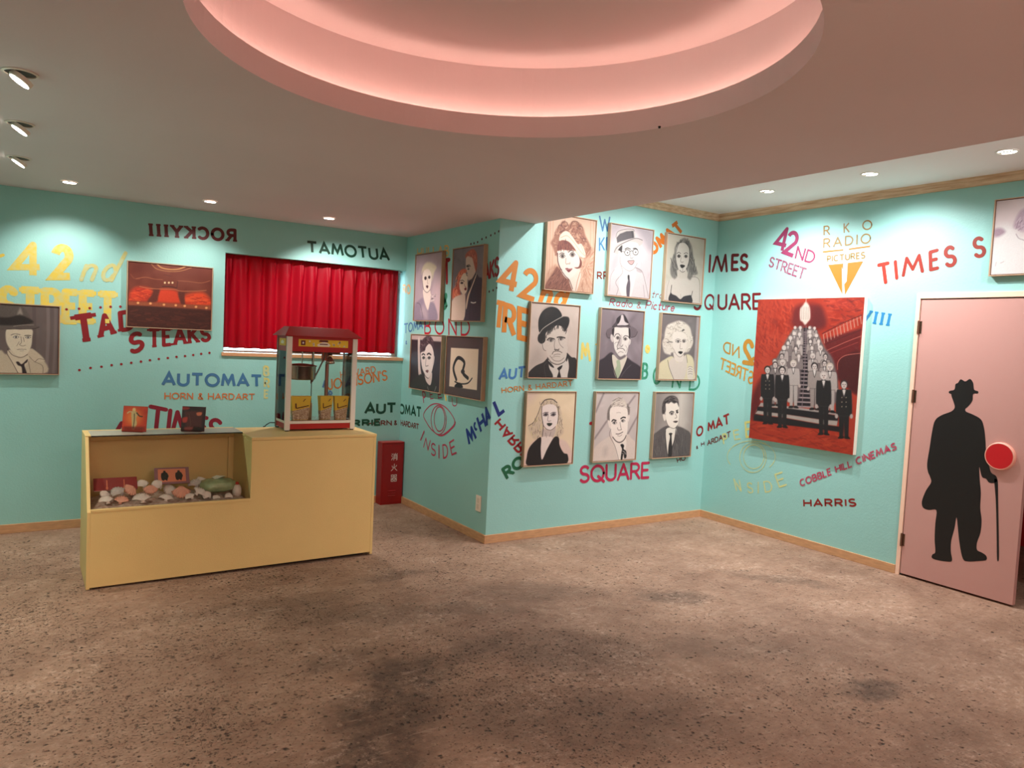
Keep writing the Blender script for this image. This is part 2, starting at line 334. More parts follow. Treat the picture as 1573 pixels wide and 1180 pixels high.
# daylight coming in through the window
area('window_daylight', ((WX0+XR)/2, YB+T+.06, (WZ0+WZ1)/2), (math.radians(-90), 0, 0), XR-WX0-.1, WZ1-WZ0-.1, 8, (.72, .9, 1))
def curtainmat():
    m = mat('red_satin', (146, 2, 30), .5, bump=.05, bscale=200, spec=.25); N = m.node_tree.nodes; L = m.node_tree.links
    b = N['Principled BSDF']; tr = N.new('ShaderNodeBsdfTranslucent'); tr.inputs[0].default_value = lin((196, 2, 40))
    mx = N.new('ShaderNodeMixShader'); mx.inputs[0].default_value = .38
    o = N['Material Output']; L.new(b.outputs[0], mx.inputs[1]); L.new(tr.outputs[0], mx.inputs[2]); L.new(mx.outputs[0], o.inputs[0]); return m
def curtain():
    x0, x1, z0, z1, yc = WX0+.006, 2.842, WZ0+.034, WZ1+.004, YB+.072
    nx, nz = 420, 34; vs = []; pleats = 13
    for j in range(nz+1):
        t = j/nz; z = z0+(z1-z0)*t
        for i in range(nx+1):
            s = i/nx; ph = s*pleats
            fr = ph-math.floor(ph)
            fold = math.sin(6.2832*ph+.5*math.sin(2.3*ph)+.4*(1-t)*math.sin(1.1*ph+2))
            wave = .020*fold+.0025*math.sin(2*6.2832*ph+1.7*ph*.3)
            top = max(0, (t-.80)/.20)
            pin = math.exp(-((fr-.5)/.07)**2)
            y = yc - wave*(1-.65*top) - .018*pin*max(0, 1-abs(t-.88)/.14)
            x = x0+(x1-x0)*s + .008*(1-t)*math.sin(9*s+1)
            vs.append((x, y, z+.006*math.sin(6.28*ph)*(1-t)*.5))
    fs = [(j*(nx+1)+i, j*(nx+1)+i+1, (j+1)*(nx+1)+i+1, (j+1)*(nx+1)+i) for j in range(nz) for i in range(nx)]
    m = MB(); m.add(vs, fs); o = m.build('curtain', curtainmat(), smooth=True)
    md = o.modifiers.new('thick', 'SOLIDIFY'); md.thickness = .0016
    hm = MB()
    row = [vs[i] for i in range(nx+1)]; r2 = [(v[0], v[1]-.0012, v[2]+.052) for v in row]; r3 = [(v[0], v[1]-.0012, v[2]+.054) for v in row]
    hm.add(r2+r3, [(i, i+1, nx+2+i, nx+1+i) for i in range(nx)])
    hm.build('hem_stitching', mat('dark_red_thread', (120, 6, 24), .7), o)
    return tag(o, 'bright red pleated curtain drawn across the window', 'curtain')
curtain()
m = MB(); m.tube([(WX0, YB+.115, WZ1-.012), (XR, YB+.115, WZ1-.012)], .007)
tag(m.build('curtain_rail', mat('rail_white', (225, 222, 214), .4)), 'thin rail carrying the red curtain under the window head', 'rail')
# ================================================================== door
pinkd = mat('pink_door_paint', (192, 148, 140), .42, bump=.06, bscale=120)
cream = mat('door_frame_paint', (240, 206, 182), .5)
m = MB(); fx0, fx1 = XD-.012, XD+.115
m.box(fx0, fx1, DY1, DY1+.026, 0, DZ+.036); m.box(fx0, fx1, DY0-.028, DY0, 0, DZ+.036); m.box(fx0, fx1, DY0, DY1, DZ, DZ+.036)
m.box(XD+.036, XD+.05, DY1-.012, DY1, 0, DZ); m.box(XD+.036, XD+.05, DY0, DY1-.012, DZ-.012, DZ)
dfr = struct(m.build('trim_4', cream, bevel=.0015), 'cream painted timber door frame')
m = MB(); m.box(XD-.004, XD+.034, 2.050, DY1-.0045, .014, DZ-.006)
door = struct(m.build('door_1', pinkd, bevel=.0015), 'pale pink door leaf with a black figure silhouette')
hingem = mat('hinge_steel', (120, 96, 80), .35, .9)
for z in (1.73, 1.255, .25):
    m = MB(); m.tube([(XD-.012, DY1-.001, z-.045), (XD-.012, DY1-.001, z+.045)], .007, 10)
    for q in (-.03, 0, .03): m.tube([(XD-.012, DY1-.001, z+q-.001), (XD-.012, DY1-.001, z+q+.001)], .0078, 10)
    m.box(XD-.006, XD-.0035, DY1-.020, DY1-.001, z-.042, z+.042)
    m.build('hinge', hingem, door)
# round red push plate with a pale rim
m = MB(); c = (XD-.004, 2.187, .927); Mx = Matrix.Rotation(math.radians(-90), 3, 'Y')
m.lathe([(0, .0), (.088, .0), (.088, .012), (.086, .020), (.081, .024), (.079, .022), (.0, .022)], c, 48, Mx)
kn = m.build('door_handle', mat('handle_rim', (232, 170, 150), .4), door, smooth=False)
m = MB(); m.lathe([(0, .024), (.0775, .024), (.0775, .0225), (0, .0225)], c, 48, Mx)
m.build('handle_face', mat('handle_red', (190, 16, 28), .45), kn)
# silhouette painted on the leaf (outline in photograph pixels)
def catmull(p, n=6, closed=True):
    out = []; N_ = len(p)
    rng = range(N_) if closed else range(N_-1)
    for i in rng:
        if closed: a, b_, c_, d = p[(i-1) % N_], p[i], p[(i+1) % N_], p[(i+2) % N_]
        else: a, b_, c_, d = p[max(i-1, 0)], p[i], p[i+1], p[min(i+2, N_-1)]
        for k in range(n):
            t = k/n
            out.append(tuple(.5*((2*b_[j])+(-a[j]+c_[j])*t+(2*a[j]-5*b_[j]+4*c_[j]-d[j])*t*t+(-a[j]+3*b_[j]-3*c_[j]+d[j])*t**3) for j in (0, 1)))
    if not closed: out.append(tuple(p[-1]))
    return out
def flat_shape(name, outlines, ax, val, off, thick, material, parent, smooth=True, label=None):
    "thin painted shape on a wall plane; outlines are photograph pixels"
    bm = bmesh.new()
    for pts in outlines:
        if smooth: pts = catmull(pts, 4)
        vs = []
        for p in pts:
            q = on(ax, val, *p); q[ax] = val-off; vs.append(bm.verts.new(q))
        es = [bm.edges.new((vs[i], vs[(i+1) % len(vs)])) for i in range(len(vs))]
        bmesh.ops.triangle_fill(bm, use_beauty=True, edges=es)
    me = bpy.data.meshes.new(name); bm.to_mesh(me); bm.free(); me.materials.append(material)
    o = bpy.data.objects.new(name, me); COL.objects.link(o); o.parent = parent
    md = o.modifiers.new('paint', 'SOLIDIFY'); md.thickness = thick; md.offset = 0
    if label: o['label'] = label
    return o
K8 = 3.688
def dz(l): return [(1400+x/K8, 560+y/K8) for x, y in l]
body = dz([(264, 104), (280, 84), (306, 96), (332, 82), (350, 104), (356, 142), (378, 152), (376, 164), (350, 168), (346, 205), (322, 238), (306, 252), (312, 268), (350, 284), (395, 312),
           (412, 360), (420, 430), (424, 500), (440, 570), (452, 612), (480, 632), (486, 660), (466, 672), (440, 668), (424, 648), (400, 636), (385, 580), (388, 660), (394, 730), (390, 812), (398, 880),
           (392, 950), (372, 1010), (372, 1050), (400, 1066), (424, 1084), (424, 1108), (380, 1114), (320, 1116), (292, 1100), (274, 1020), (264, 930), (256, 866), (244, 930), (226, 1000), (224, 1060), (230, 1112),
           (196, 1116), (138, 1106), (116, 1094), (120, 1076), (136, 1062), (132, 990), (136, 900), (142, 826), (100, 824), (68, 812), (60, 776), (82, 716), (112, 668), (106, 636), (94, 606), (90, 560), (104, 470), (118, 380), (134, 318),
           (170, 288), (226, 266), (246, 244), (240, 214), (228, 180), (226, 168), (214, 162), (216, 150), (244, 142), (250, 112)])
sil = flat_shape('painted_silhouette', [body, dz([(470, 655), (480, 650), (490, 662), (492, 760), (494, 880), (496, 1000), (496, 1104), (486, 1104), (484, 1000), (482, 880), (478, 760)])],
           0, XD-.004, .0008, .0006, mat('black_paint', (14, 11, 12), .5), door, label='black painted figure in a hat and long coat with bag and cane')
# ================================================================== wall lettering
def arc(cx, cy, rx, ry, a0, a1, n=14): return [(cx+rx*math.cos(math.radians(a0+(a1-a0)*i/n)), cy+ry*math.sin(math.radians(a0+(a1-a0)*i/n))) for i in range(n+1)]
G = {
 'A': (.8, [[(0, 0), (.4, 1), (.8, 0)], [(.15, .33), (.65, .33)]]),
 'B': (.62, [[(0, 0), (0, 1)], [(0, 1), (.3, 1)]+arc(.3, .76, .27, .24, 90, -90)+[(0, .52)], [(.3, .52)]+arc(.32, .26, .3, .26, 90, -90)+[(0, 0)]]),
 'C': (.75, [arc(.42, .5, .42, .5, 50, 310)]),
 'D': (.75, [[(0, 0), (0, 1), (.25, 1)]+arc(.27, .5, .46, .5, 90, -90)+[(0, 0)]]),
 'E': (.52, [[(.52, 1), (0, 1), (0, 0), (.52, 0)], [(0, .52), (.44, .52)]]),
 'H': (.7, [[(0, 0), (0, 1)], [(.7, 0), (.7, 1)], [(0, .5), (.7, .5)]]),
 'I': (.0, [[(0, 0), (0, 1)]]),
 'J': (.45, [[(.45, 1), (.45, .25)]+arc(.22, .25, .23, .25, 0, -170)]),
 'K': (.65, [[(0, 0), (0, 1)], [(.62, 1), (0, .42)], [(.18, .58), (.65, 0)]]),
 'L': (.5, [[(0, 1), (0, 0), (.5, 0)]]),
 'M': (.9, [[(0, 0), (.14, 1), (.45, .25), (.76, 1), (.9, 0)]]),
 'N': (.7, [[(0, 0), (0, 1), (.7, 0), (.7, 1)]]),
 'O': (.9, [arc(.45, .5, .45, .5, 0, 360, 28)]),
 'P': (.6, [[(0, 0), (0, 1), (.3, 1)]+arc(.3, .73, .28, .27, 90, -90)+[(0, .46)]]),
 'Q': (.9, [arc(.45, .5, .45, .5, 0, 360, 28), [(.5, .3), (.92, -.06)]]),
 'R': (.65, [[(0, 0), (0, 1), (.32, 1)]+arc(.32, .74, .28, .26, 90, -90)+[(0, .48)], [(.3, .48), (.65, 0)]]),
 'S': (.58, [arc(.3, .75, .27, .25, 35, 265)+arc(.29, .25, .29, .25, 85, -150)]),
 'T': (.75, [[(0, 1), (.75, 1)], [(.375, 1), (.375, 0)]]),
 'U': (.68, [[(0, 1), (0, .3)]+arc(.34, .32, .34, .32, 180, 360)+[(.68, 1)]]),
 'V': (.7, [[(0, 1), (.35, 0), (.7, 1)]]),
 'W': (1.0, [[(0, 1), (.25, 0), (.5, .8), (.75, 0), (1, 1)]]),
 'X': (.7, [[(0, 0), (.7, 1)], [(0, 1), (.7, 0)]]),
 'Y': (.7, [[(0, 1), (.35, .48), (.7, 1)], [(.35, .48), (.35, 0)]]),
 '4': (.75, [[(.55, 0), (.55, 1), (0, .27), (.75, .27)]]),
 '2': (.68, [arc(.33, .72, .30, .28, 165, -30)+[(.0, 0), (.68, 0)]]),
 'n': (.5, [[(0, 0), (.06, .62)], [(.02, .3)]+arc(.27, .42, .2, .2, 150, 10)+[(.42, 0)]]),
 'd': (.5, [arc(.22, .3, .22, .3, 20, 340), [(.55, 1.05), (.42, 0)]]),
 'o': (.5, [arc(.25, .3, .25, .3, 0, 360, 20)]),
 'a': (.5, [arc(.22, .3, .22, .3, 20, 340), [(.46, .62), (.44, 0)]]),
 'i': (.0, [[(0, 0), (0, .62)], [(0, .86), (0, .9)]]),
 'r': (.32, [[(0, 0), (0, .62)], [(0, .35)]+arc(.2, .42, .16, .18, 150, 50)]),
 'c': (.42, [arc(.22, .3, .22, .3, 50, 310)]),
 't': (.35, [[(.15, .95), (.15, 0), (.3, .02)], [(0, .62), (.34, .62)]]),
 'u': (.45, [[(0, .62), (0, .18), (.2, 0), (.42, .15)], [(.44, .62), (.44, 0)]]),
 'e': (.45, [[(.02, .3), (.43, .33)]+arc(.22, .3, .22, .3, 10, 320)]),
 '&': (.6, [[(.6, 0), (.12, .72)]+arc(.27, .82, .16, .17, 200, -10, 10)+[(.05, .32)]+arc(.24, .2, .22, .2, 160, 350, 10)]),
 "'": (.0, [[(0, .8), (-.03, 1)]]), ' ': (.28, []), '.': (0, [[(0, 0), (0, .03)]]), '-': (.3, [[(0, .5), (.3, .5)]]),
}
WALLS = {'B': (1, YB, wall_back), 'R': (0, XR, wall_return), 'C': (1, YC, wall_middle), 'D': (0, XD, wall_right)}
LAY = [0]
def ribbon(m, ax, val, pts, wd, round_=True, sq=False):
    "painted stroke as joined strips without overlaps inside one strip; sharp corners start a new strip a hair above"
    i, j = [k for k in (0, 1, 2) if k != ax]
    P = []
    for p in pts:
        q = (p[i], p[j])
        if not P or math.hypot(q[0]-P[-1][0], q[1]-P[-1][1]) > 1e-5: P.append(q)
    if len(P) < 2: return
    h = wd/2; runs = [[P[0]]]
    for k in range(1, len(P)):
        runs[-1].append(P[k])
        if k < len(P)-1:
            a0 = math.atan2(P[k][1]-P[k-1][1], P[k][0]-P[k-1][0]); a1 = math.atan2(P[k+1][1]-P[k][1], P[k+1][0]-P[k][0])
            if abs((a1-a0+math.pi) % (2*math.pi)-math.pi) > (2.35 if sq else .95): runs.append([P[k]])
    for ri, R in enumerate(runs):
        m.lift = getattr(m, 'lift', 0)+1; vv = val-5e-5*(m.lift % 10)
        def put(q, fs):
            vs = []
            for a, b_ in q:
                v = [0, 0, 0]; v[ax] = vv; v[i] = a; v[j] = b_; vs.append(v)
            m.add(vs, fs)
        n = len(R); q = []
        for k in range(n):
            d0 = (R[k][0]-R[k-1][0], R[k][1]-R[k-1][1]) if k else None
            d1 = (R[k+1][0]-R[k][0], R[k+1][1]-R[k][1]) if k < n-1 else None
            d0 = d0 or d1; d1 = d1 or d0
            l0, l1 = math.hypot(*d0), math.hypot(*d1); t = (d0[0]/l0+d1[0]/l1, d0[1]/l0+d1[1]/l1); lt = math.hypot(*t)
            nx, ny = -t[1]/lt, t[0]/lt; c = max(.36 if sq else .5, nx*-d0[1]/l0+ny*d0[0]/l0)
            q += [(R[k][0]+nx*h/c, R[k][1]+ny*h/c), (R[k][0]-nx*h/c, R[k][1]-ny*h/c)]
        put(q, [(2*k, 2*k+2, 2*k+3, 2*k+1) for k in range(n-1)])
        for end, (e0, e1) in ((0, (R[0], R[1])), (1, (R[-1], R[-2]))):
            outer = (ri == 0) if end == 0 else (ri == len(runs)-1)
            if outer and not round_: continue
            a = math.atan2(e0[1]-e1[1], e0[0]-e1[0])
            put([(e0[0]+h*math.cos(a+math.radians(g)), e0[1]+h*math.sin(a+math.radians(g))) for g in range(-90, 91, 30)], [tuple(range(7))])
def quadmap(wl, q):
    ax, val, _ = WALLS[wl]; c = [on(ax, val, *p) for p in q]     # BL, BR, TL, TR
    def f(u, v): return (c[0]*(1-u)+c[1]*u)*(1-v)+(c[2]*(1-u)+c[3]*u)*v
    return f, ((c[2]-c[0]).length+(c[3]-c[1]).length)/2
def lamp_balance(wl, q, col):  # lettering colour scaled by wall and height, offsetting lamp brightness in the paint
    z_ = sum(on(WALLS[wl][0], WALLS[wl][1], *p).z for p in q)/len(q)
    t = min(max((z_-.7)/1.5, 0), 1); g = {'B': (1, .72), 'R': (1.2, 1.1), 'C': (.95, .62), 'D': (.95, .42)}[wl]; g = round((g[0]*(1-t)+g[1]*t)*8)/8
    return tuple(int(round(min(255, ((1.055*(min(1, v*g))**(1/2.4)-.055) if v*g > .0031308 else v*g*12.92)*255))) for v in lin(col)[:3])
def text(wl, s, q, col, wt=.16, serif=0, gap=.26, wear=0, name='painted_lettering', slant=0, sq=None):
    if sq is None: sq = wt >= .19 and not serif and not slant
    col = lamp_balance(wl, q, col); ax, val, par = WALLS[wl]; LAY[0] = (LAY[0]+1) % 3; off = .0008+.0006*(LAY[0]%3)
    f, H = quadmap(wl, q); adv = 0; strokes = []
    for ch in s:
        wdt, st = G[ch]
        if serif and ch == 'I': adv += serif*.6
        for p in st: strokes.append(([(x+adv+slant*y, y) for x, y in p], ch))
        adv += wdt+gap
        if serif and ch == 'I': adv += serif*.6
    W = max(adv-gap, .01); e = wt/2
    m = MB()
    def M(p): return f(min(max((e+p[0]*(1-2*e/W))/W if W > .1 else .5, -.2), 1.2), e+p[1]*(1-2*e))
    for p, ch in strokes:
        ribbon(m, ax, val-off, [M(a) for a in p], wt*H, (not serif or ch in 'COSQ') and not sq, sq)
        if serif:
            for a in ((p[0], p[-1]) if ch not in 'O' else ()):
                if ch in 'CS' or a[1] < .02 or a[1] > .98:
                    if ch in 'CS': ribbon(m, ax, val-off-.00001, [M((a[0], a[1]-serif*.5)), M((a[0], a[1]+serif*.5))], wt*H*.7, False)
                    elif abs(a[1]-.5) > .4: ribbon(m, ax, val-off-.00001, [M((a[0]-serif, a[1])), M((a[0]+serif, a[1]))], wt*H*.6, False)
    o = m.build(name, paintmat(col, wear), par); return o
def pen(wl, lines, col, width, wear=0, name='painted_lettering', closed=False, round_=True):
    ax, val, par = WALLS[wl]; LAY[0] = (LAY[0]+1) % 3; off = .0008+.0006*(LAY[0]%3); m = MB()
    for l in lines: ribbon(m, ax, val-off, [on(ax, val, *p) for p in l], width, round_)
    return m.build(name, paintmat(lamp_balance(wl, lines[0], col), wear), par)
def Z(ox, oy, s): return lambda *l: [(ox+x/s, oy+y/s) for x, y in l]
DKRED, CRIM, GRN, BLUE, YEL, ORG, MAG = (124, 22, 26), (176, 30, 52), (16, 84, 58), (62, 128, 186), (240, 214, 84), (226, 140, 40), (196, 62, 108)
# back wall
text('B', 'ROCKYIII', [(363, 372.5), (228, 363.5), (363, 351.5), (226.5, 342)], (104, 30, 30), .23, .18, .38)
text('B', 'AUTOMAT', [(599.5, 402), (471, 388.5), (597, 382), (470, 369.5)], (10, 70, 52), .19, 0, .25)
z = Z(0, 330, 4.718)
for ch, q in (('4', z((75, 462), (315, 462), (75, 195), (315, 195))), ('2', z((365, 475), (532, 475), (372, 212), (535, 212)))):
    text('B', ch, q, YEL, .17 if ch == '4' else .21, 0, .2, .25, sq=True)
text('B', 'nd', z((575, 482), (830, 490), (590, 300), (890, 275)), (228, 210, 100), .13, 0, .3, .45, slant=.12)
text('B', 'STREET', z((-10, 795), (850, 795), (-10, 505), (855, 556)), YEL, .2, .10, .26, .3)
pen('B', [z((0, 300), (22, 292))], YEL, .02)
z = Z(0, 260, 3.279)
RD = (142, 20, 30)
for ch, q in (('T', z((385, 880), (490, 868), (358, 735), (474, 718))), ('A', z((497, 855), (585, 832), (490, 735), (560, 716))), ('D', z((600, 822), (690, 812), (592, 716), (680, 700))), ("S", z((650, 945), (735, 905), (640, 830), (720, 808)))):
    text('B', ch, q, RD, .2, .2)
text('B', 'TEAKS', z((745, 905), (1062, 868), (745, 800), (1055, 790)), RD, .19, .17, .32)
for row in ([(335, 706), (398, 703), (452, 700), (506, 696), (557, 693), (606, 692)], [(400, 1012), (456, 1001), (511, 995), (562, 987), (611, 982), (661, 975), (710, 969), (755, 962), (800, 956), (845, 951), (889, 945), (932, 941), (973, 936), (1013, 930), (1055, 925)]):
    m = MB()
    for p in row:
        c = on(1, YB, *z(p)[0]); m.lathe([(0, 0), (.009, 0), (.009, .001), (0, .001)], (c.x, YB-.0012, c.z), 10, Matrix.Rotation(math.radians(90), 3, 'X'))
    m.build('painted_dots', paintmat(RD), wall_back)
text('B', 'AUTOMAT', [(247.5, 593.5), (404, 595.5), (248.5, 571), (403, 575.5)], (66, 122, 168), .2, 0, .26)
text('B', 'HORN & HARDART', [(252.5, 613.5), (391.5, 614.5), (252.5, 603), (391.5, 604.6)], (212, 112, 44), .16, 0, .26, .1)
text('B', 'TIMES', [(225, 657), (340, 680), (229, 621), (343, 644.5)], (132, 20, 46), .17, 0, .22)
pen('B', [[(176, 668), (187, 650)]], (132, 20, 46), .03)
text('B', 'B', [(404, 578), (414, 579), (404, 561), (414, 562)], YEL, .2, wear=.6)
text('B', 'R', [(405, 596), (415, 597), (405, 580), (415, 581)], YEL, .2, wear=.6)
text('B', 'E', [(405, 612), (413, 613), (405, 598), (414, 599)], YEL, .2, wear=.6)
text('B', 'HOWARD', [(523, 581.5), (577.5, 572.5), (522, 570.5), (576.5, 562)], (218, 122, 40), .14, 0, .26, .2)
text('B', "JOHNSON'S", [(504, 600), (595.5, 584.5), (503, 583), (594, 568)], (218, 122, 40), .14, 0, .24, .1)
text('B', 'P', [(494, 596), (502, 600), (498, 584), (504, 587)], (70, 128, 180), .24)
text('B', 'P', [(500, 608), (509, 612), (506, 599), (512, 603)], (70, 128, 180), .24)
text('B', 'AUT', [(558.7, 637), (609.5, 635.4), (560, 618.5), (609.5, 618.3)], (10, 68, 48), .22, 0, .22)
text('B', 'HORN', [(563.6, 655), (602, 653.5), (563.6, 646.5), (602, 645.4)], (112, 40, 34), .2, 0, .24)
text('B', 'RRIE', [(540, 655.8), (586, 654), (540, 645), (586, 642.6)], (12, 78, 54), .26, 0, .28)
text('B', '&', [(605, 653.6), (610.6, 653.2), (605, 645.8), (610, 645.3)], (112, 40, 34), .2)
# return wall
text('R', 'OMAT', [(613.2, 635.8), (647.8, 642.9), (613.2, 619.5), (647.8, 625)], (10, 68, 48), .2, 0, .22)
text('R', 'HARDART', [(615.8, 653.8), (643.9, 660), (615.8, 644.7), (643.9, 651.2)], (112, 40, 34), .18, 0, .22)
text('R', 'HULLAB', [(641, 398), (690, 394), (641, 381.5), (690, 376)], (232, 176, 62), .14, 0, .3, .2)
text('R', 'T', [(682.5, 439), (691, 437.7), (680.5, 397.6), (692, 395.5)], RD, .16, .12)
text('R', 'AKS', [(743.8, 432.4), (767, 424.6), (744.5, 406.5), (767, 392)], RD, .16, .1, .2)
z = Z(600, 340, 4.536)
for row in ([(560, 158), (582, 153), (607, 145), (637, 124), (666, 113), (699, 98), (727, 84), (754, 70)], [(385, 240), (660, 495), (688, 490), (715, 481), (740, 464)]):
    m = MB()
    for p in row:
        c = on(0, XR, *z(p)[0]); m.lathe([(0, 0), (.009, 0), (.009, .001), (0, .001)], (XR-.0012, c.y, c.z), 10, Matrix.Rotation(math.radians(90), 3, 'Y'))
    m.build('painted_dots', paintmat((80, 24, 26)), wall_return)
text('R', '&', [(680, 478), (688, 474), (681, 451), (689, 448)], (20, 120, 80), .22, wear=.2)
text('R', 'RO', [(618.7, 450.4), (631.3, 453.5), (618.7, 437), (631.3, 436.5)], (222, 160, 74), .2, 0, .2, .3)
text('R', 'TOMAT', [(620.5, 513), (657.3, 503), (621, 497), (657, 490)], (50, 100, 158), .16, 0, .24, .1)
text('R', '&', [(622.5, 529), (626, 529.5), (622.5, 523), (626, 523.5)], (50, 100, 158), .2)
text('R', 'BOND', [(652, 513.4), (722.5, 516.5), (651.5, 489), (722.5, 489)], (172, 18, 40), .12, 0, .5)
z = Z(615, 495, 9.076); CP = (170, 48, 76)
text('R', 'P', z((325, 1130), (365, 1120), (305, 960), (350, 960)), CP, .12)
text('R', 'E', z((415, 1078), (465, 1070), (405, 950), (450, 950)), CP, .12)
text('R', 'E', z((520, 1068), (590, 1060), (515, 960), (570, 960)), CP, .18)
pen('R', [z((632, 1030), (640, 1085))], (236, 190, 60), .018)
text('R', 'U', z((722, 1175), (795, 1175), (715, 1050), (795, 1050)), CP, .12)
z = Z(600, 560, 3.932)
eye = catmull([(200, 300), (240, 248), (290, 238), (345, 270), (388, 345), (350, 400), (300, 428), (250, 395), (215, 345)], 5)
def ell(cx, cy, rx, ry, n=26, a0=0, a1=360): return [(cx+rx*math.cos(math.radians(a0+(a1-a0)*i/n)), cy+ry*math.sin(math.radians(a0+(a1-a0)*i/n))) for i in range(n+1)]
pen('R', [z(*(eye+eye[:1])), z(*ell(291, 335, 46, 88)), z(*ell(296, 330, 32, 74)), z(*[(p[0]+4, p[1]+3) for p in eye[20:34]])], CP, .009, name='painted_eye')
z2 = z
text('R', 'I', z((176, 458), (186, 462), (200, 398), (210, 402)), CP, .13)
text('R', 'N', z((196, 500), (228, 522), (212, 440), (244, 458)), CP, .12)
text('R', 'S', z((242, 548), (275, 558), (244, 470), (275, 478)), CP, .12)
text('R', 'I', z((288, 568), (298, 568), (288, 484), (298, 484)), CP, .13)
text('R', 'D', z((318, 572), (350, 562), (312, 482), (346, 478)), CP, .12)
text('R', 'E', z((368, 552), (402, 536), (352, 470), (384, 448)), CP, .12)
NVY = (18, 44, 122)
text('R', 'M', z((474, 496), (526, 450), (446, 392), (498, 366)), NVY, .2)
text('R', 'c', z((508, 408), (530, 392), (490, 330), (512, 320)), NVY, .2)
text('R', 'H', z((545, 422), (586, 376), (514, 316), (556, 282)), NVY, .2)
text('R', 'A', z((582, 385), (608, 330), (560, 270), (590, 240)), NVY, .2)
# middle wall
text('C', 'L', z((648, 322), (700, 278), (607, 222), (665, 190)), NVY, .2)
z = Z(760, 310, 4.371)
for ch, q in (('4', z((12, 590), (150, 632), (48, 372), (190, 402))), ('2', z((160, 640), (275, 682), (192, 430), (306, 462))),
              ('T', z((-10, 850), (55, 872), (8, 655), (75, 672))), ('R', z((48, 892), (140, 918), (62, 672), (150, 698))), ('E', z((150, 925), (232, 948), (152, 698), (240, 722)))):
    text('C', ch, q, ORG, .17, sq=True)
text('C', 'nd', z((285, 690), (470, 735), (325, 520), (520, 555)), ORG, .2, 0, .3)
text('C', 'AUT', [(765, 584.8), (807, 581), (767.5, 567), (808.5, 561.5)], (66, 128, 190), .2, 0, .24)
text('C', 'HORN & HARDART', [(770.5, 604), (880, 593), (770, 595.6), (879, 584)], (214, 134, 44), .15, 0, .26)
text('C', 'HARRI', [(769, 641), (812, 690), (757.5, 652), (799, 702)], (150, 24, 34), .2, 0, .26)
z = Z(760, 560, 3.934)
text('C', 'R', z((68, 702), (128, 655), (33, 632), (90, 592)), (14, 96, 62), .24, .12)
text('C', 'O', z((112, 655), (190, 612), (90, 582), (165, 540)), (14, 96, 62), .24)
text('C', 'W', [(921, 356), (937.5, 356), (920, 331), (937.5, 333)], BLUE, .12, 0)
text('C', 'K', [(920, 386), (929, 385), (920, 365), (929, 364)], BLUE, .12); text('C', 'E', [(931, 385), (938, 385), (931, 364), (938, 364)], BLUE, .18)
text('C', 'RRI', [(916.5, 430), (938, 430), (916.5, 417), (938, 417)], (140, 48, 30), .2, 0, .3)
text('C', 'OMAT', [(1001, 394), (1054, 355), (991, 377), (1040, 338)], (222, 124, 34), .24, 0, .3)
text('C', 'tro', [(1000, 457), (1018, 459), (1001, 446), (1019, 448)], (176, 44, 84), .11, 0, .2, .2, slant=.2)
text('C', 'Radio', [(935, 469.5), (971, 473.2), (936, 458), (972, 460.8)], (176, 44, 84), .13, 0, .22, .1, slant=.15)
text('C', '&', [(977, 474), (985, 474.5), (978, 463), (986, 464)], (190, 80, 100), .14, wear=.3)
text('C', 'Picture', [(990.5, 474.5), (1035.5, 479), (991.5, 461), (1036.5, 465.8)], (176, 44, 84), .13, 0, .2, .1, slant=.15)
text('C', 'M', [(892, 552), (908, 556), (892, 526), (905, 526)], YEL, .17, wear=.3); text('C', "'", [(914, 540), (918, 540), (914, 526), (918, 526)], YEL, .3)
text('C', 'o', [(990, 543), (999, 543), (990, 524), (999, 524)], YEL, .26, wear=.3)
text('C', 'B', [(985, 583), (995, 583), (987, 557), (996, 557)], (28, 134, 96), .16, wear=.2); text('C', 'O', [(1002, 590), (1014, 592), (1004, 562), (1018, 564)], (28, 134, 96), .13, wear=.2)
text('C', 'N', [(1031, 596), (1045, 597), (1034, 570), (1049, 571)], (28, 134, 96), .13, wear=.2); text('C', 'D', [(1057, 600), (1075, 601), (1060, 574), (1077, 574)], (28, 134, 96), .13, wear=.2)
text('C', 'T', [(903, 681), (927, 681), (904.5, 648), (928.5, 648)], CRIM, .15)
text('C', 'SQUARE', [(889.5, 743), (997, 735.5), (890, 715), (998, 709)], (178, 34, 76), .16, 0, .2)
text('C', 'S', [(1064, 477), (1077, 477), (1066, 450), (1080, 450)], (140, 14, 32), .16)
text('C', 'Q', [(1080.5, 476.5), (1097, 476.5), (1083, 451.5), (1098.5, 451.5)], (140, 14, 32), .14)
pen('C', [[(1089.5, 417), (1090.8, 393)], [(1094.5, 416.5), (1100.2, 395.5)]], (128, 14, 28), .026)
text('C', 'O', [(1069, 672.5), (1080.5, 668.2), (1069, 656.5), (1080.5, 652)], (140, 24, 26), .2)
text('C', 'H', [(1076.5, 686.8), (1082.5, 684.4), (1076, 679.5), (1082, 677.4)], (96, 40, 40), .2); text('C', '&', [(1069, 690.5), (1073, 689), (1068.5, 685.5), (1072.5, 684)], (96, 40, 40), .2)
text('C', 'HO', [(1040.5, 711.5), (1054, 706.5), (1038.5, 704), (1052, 699)], (90, 44, 40), .2)
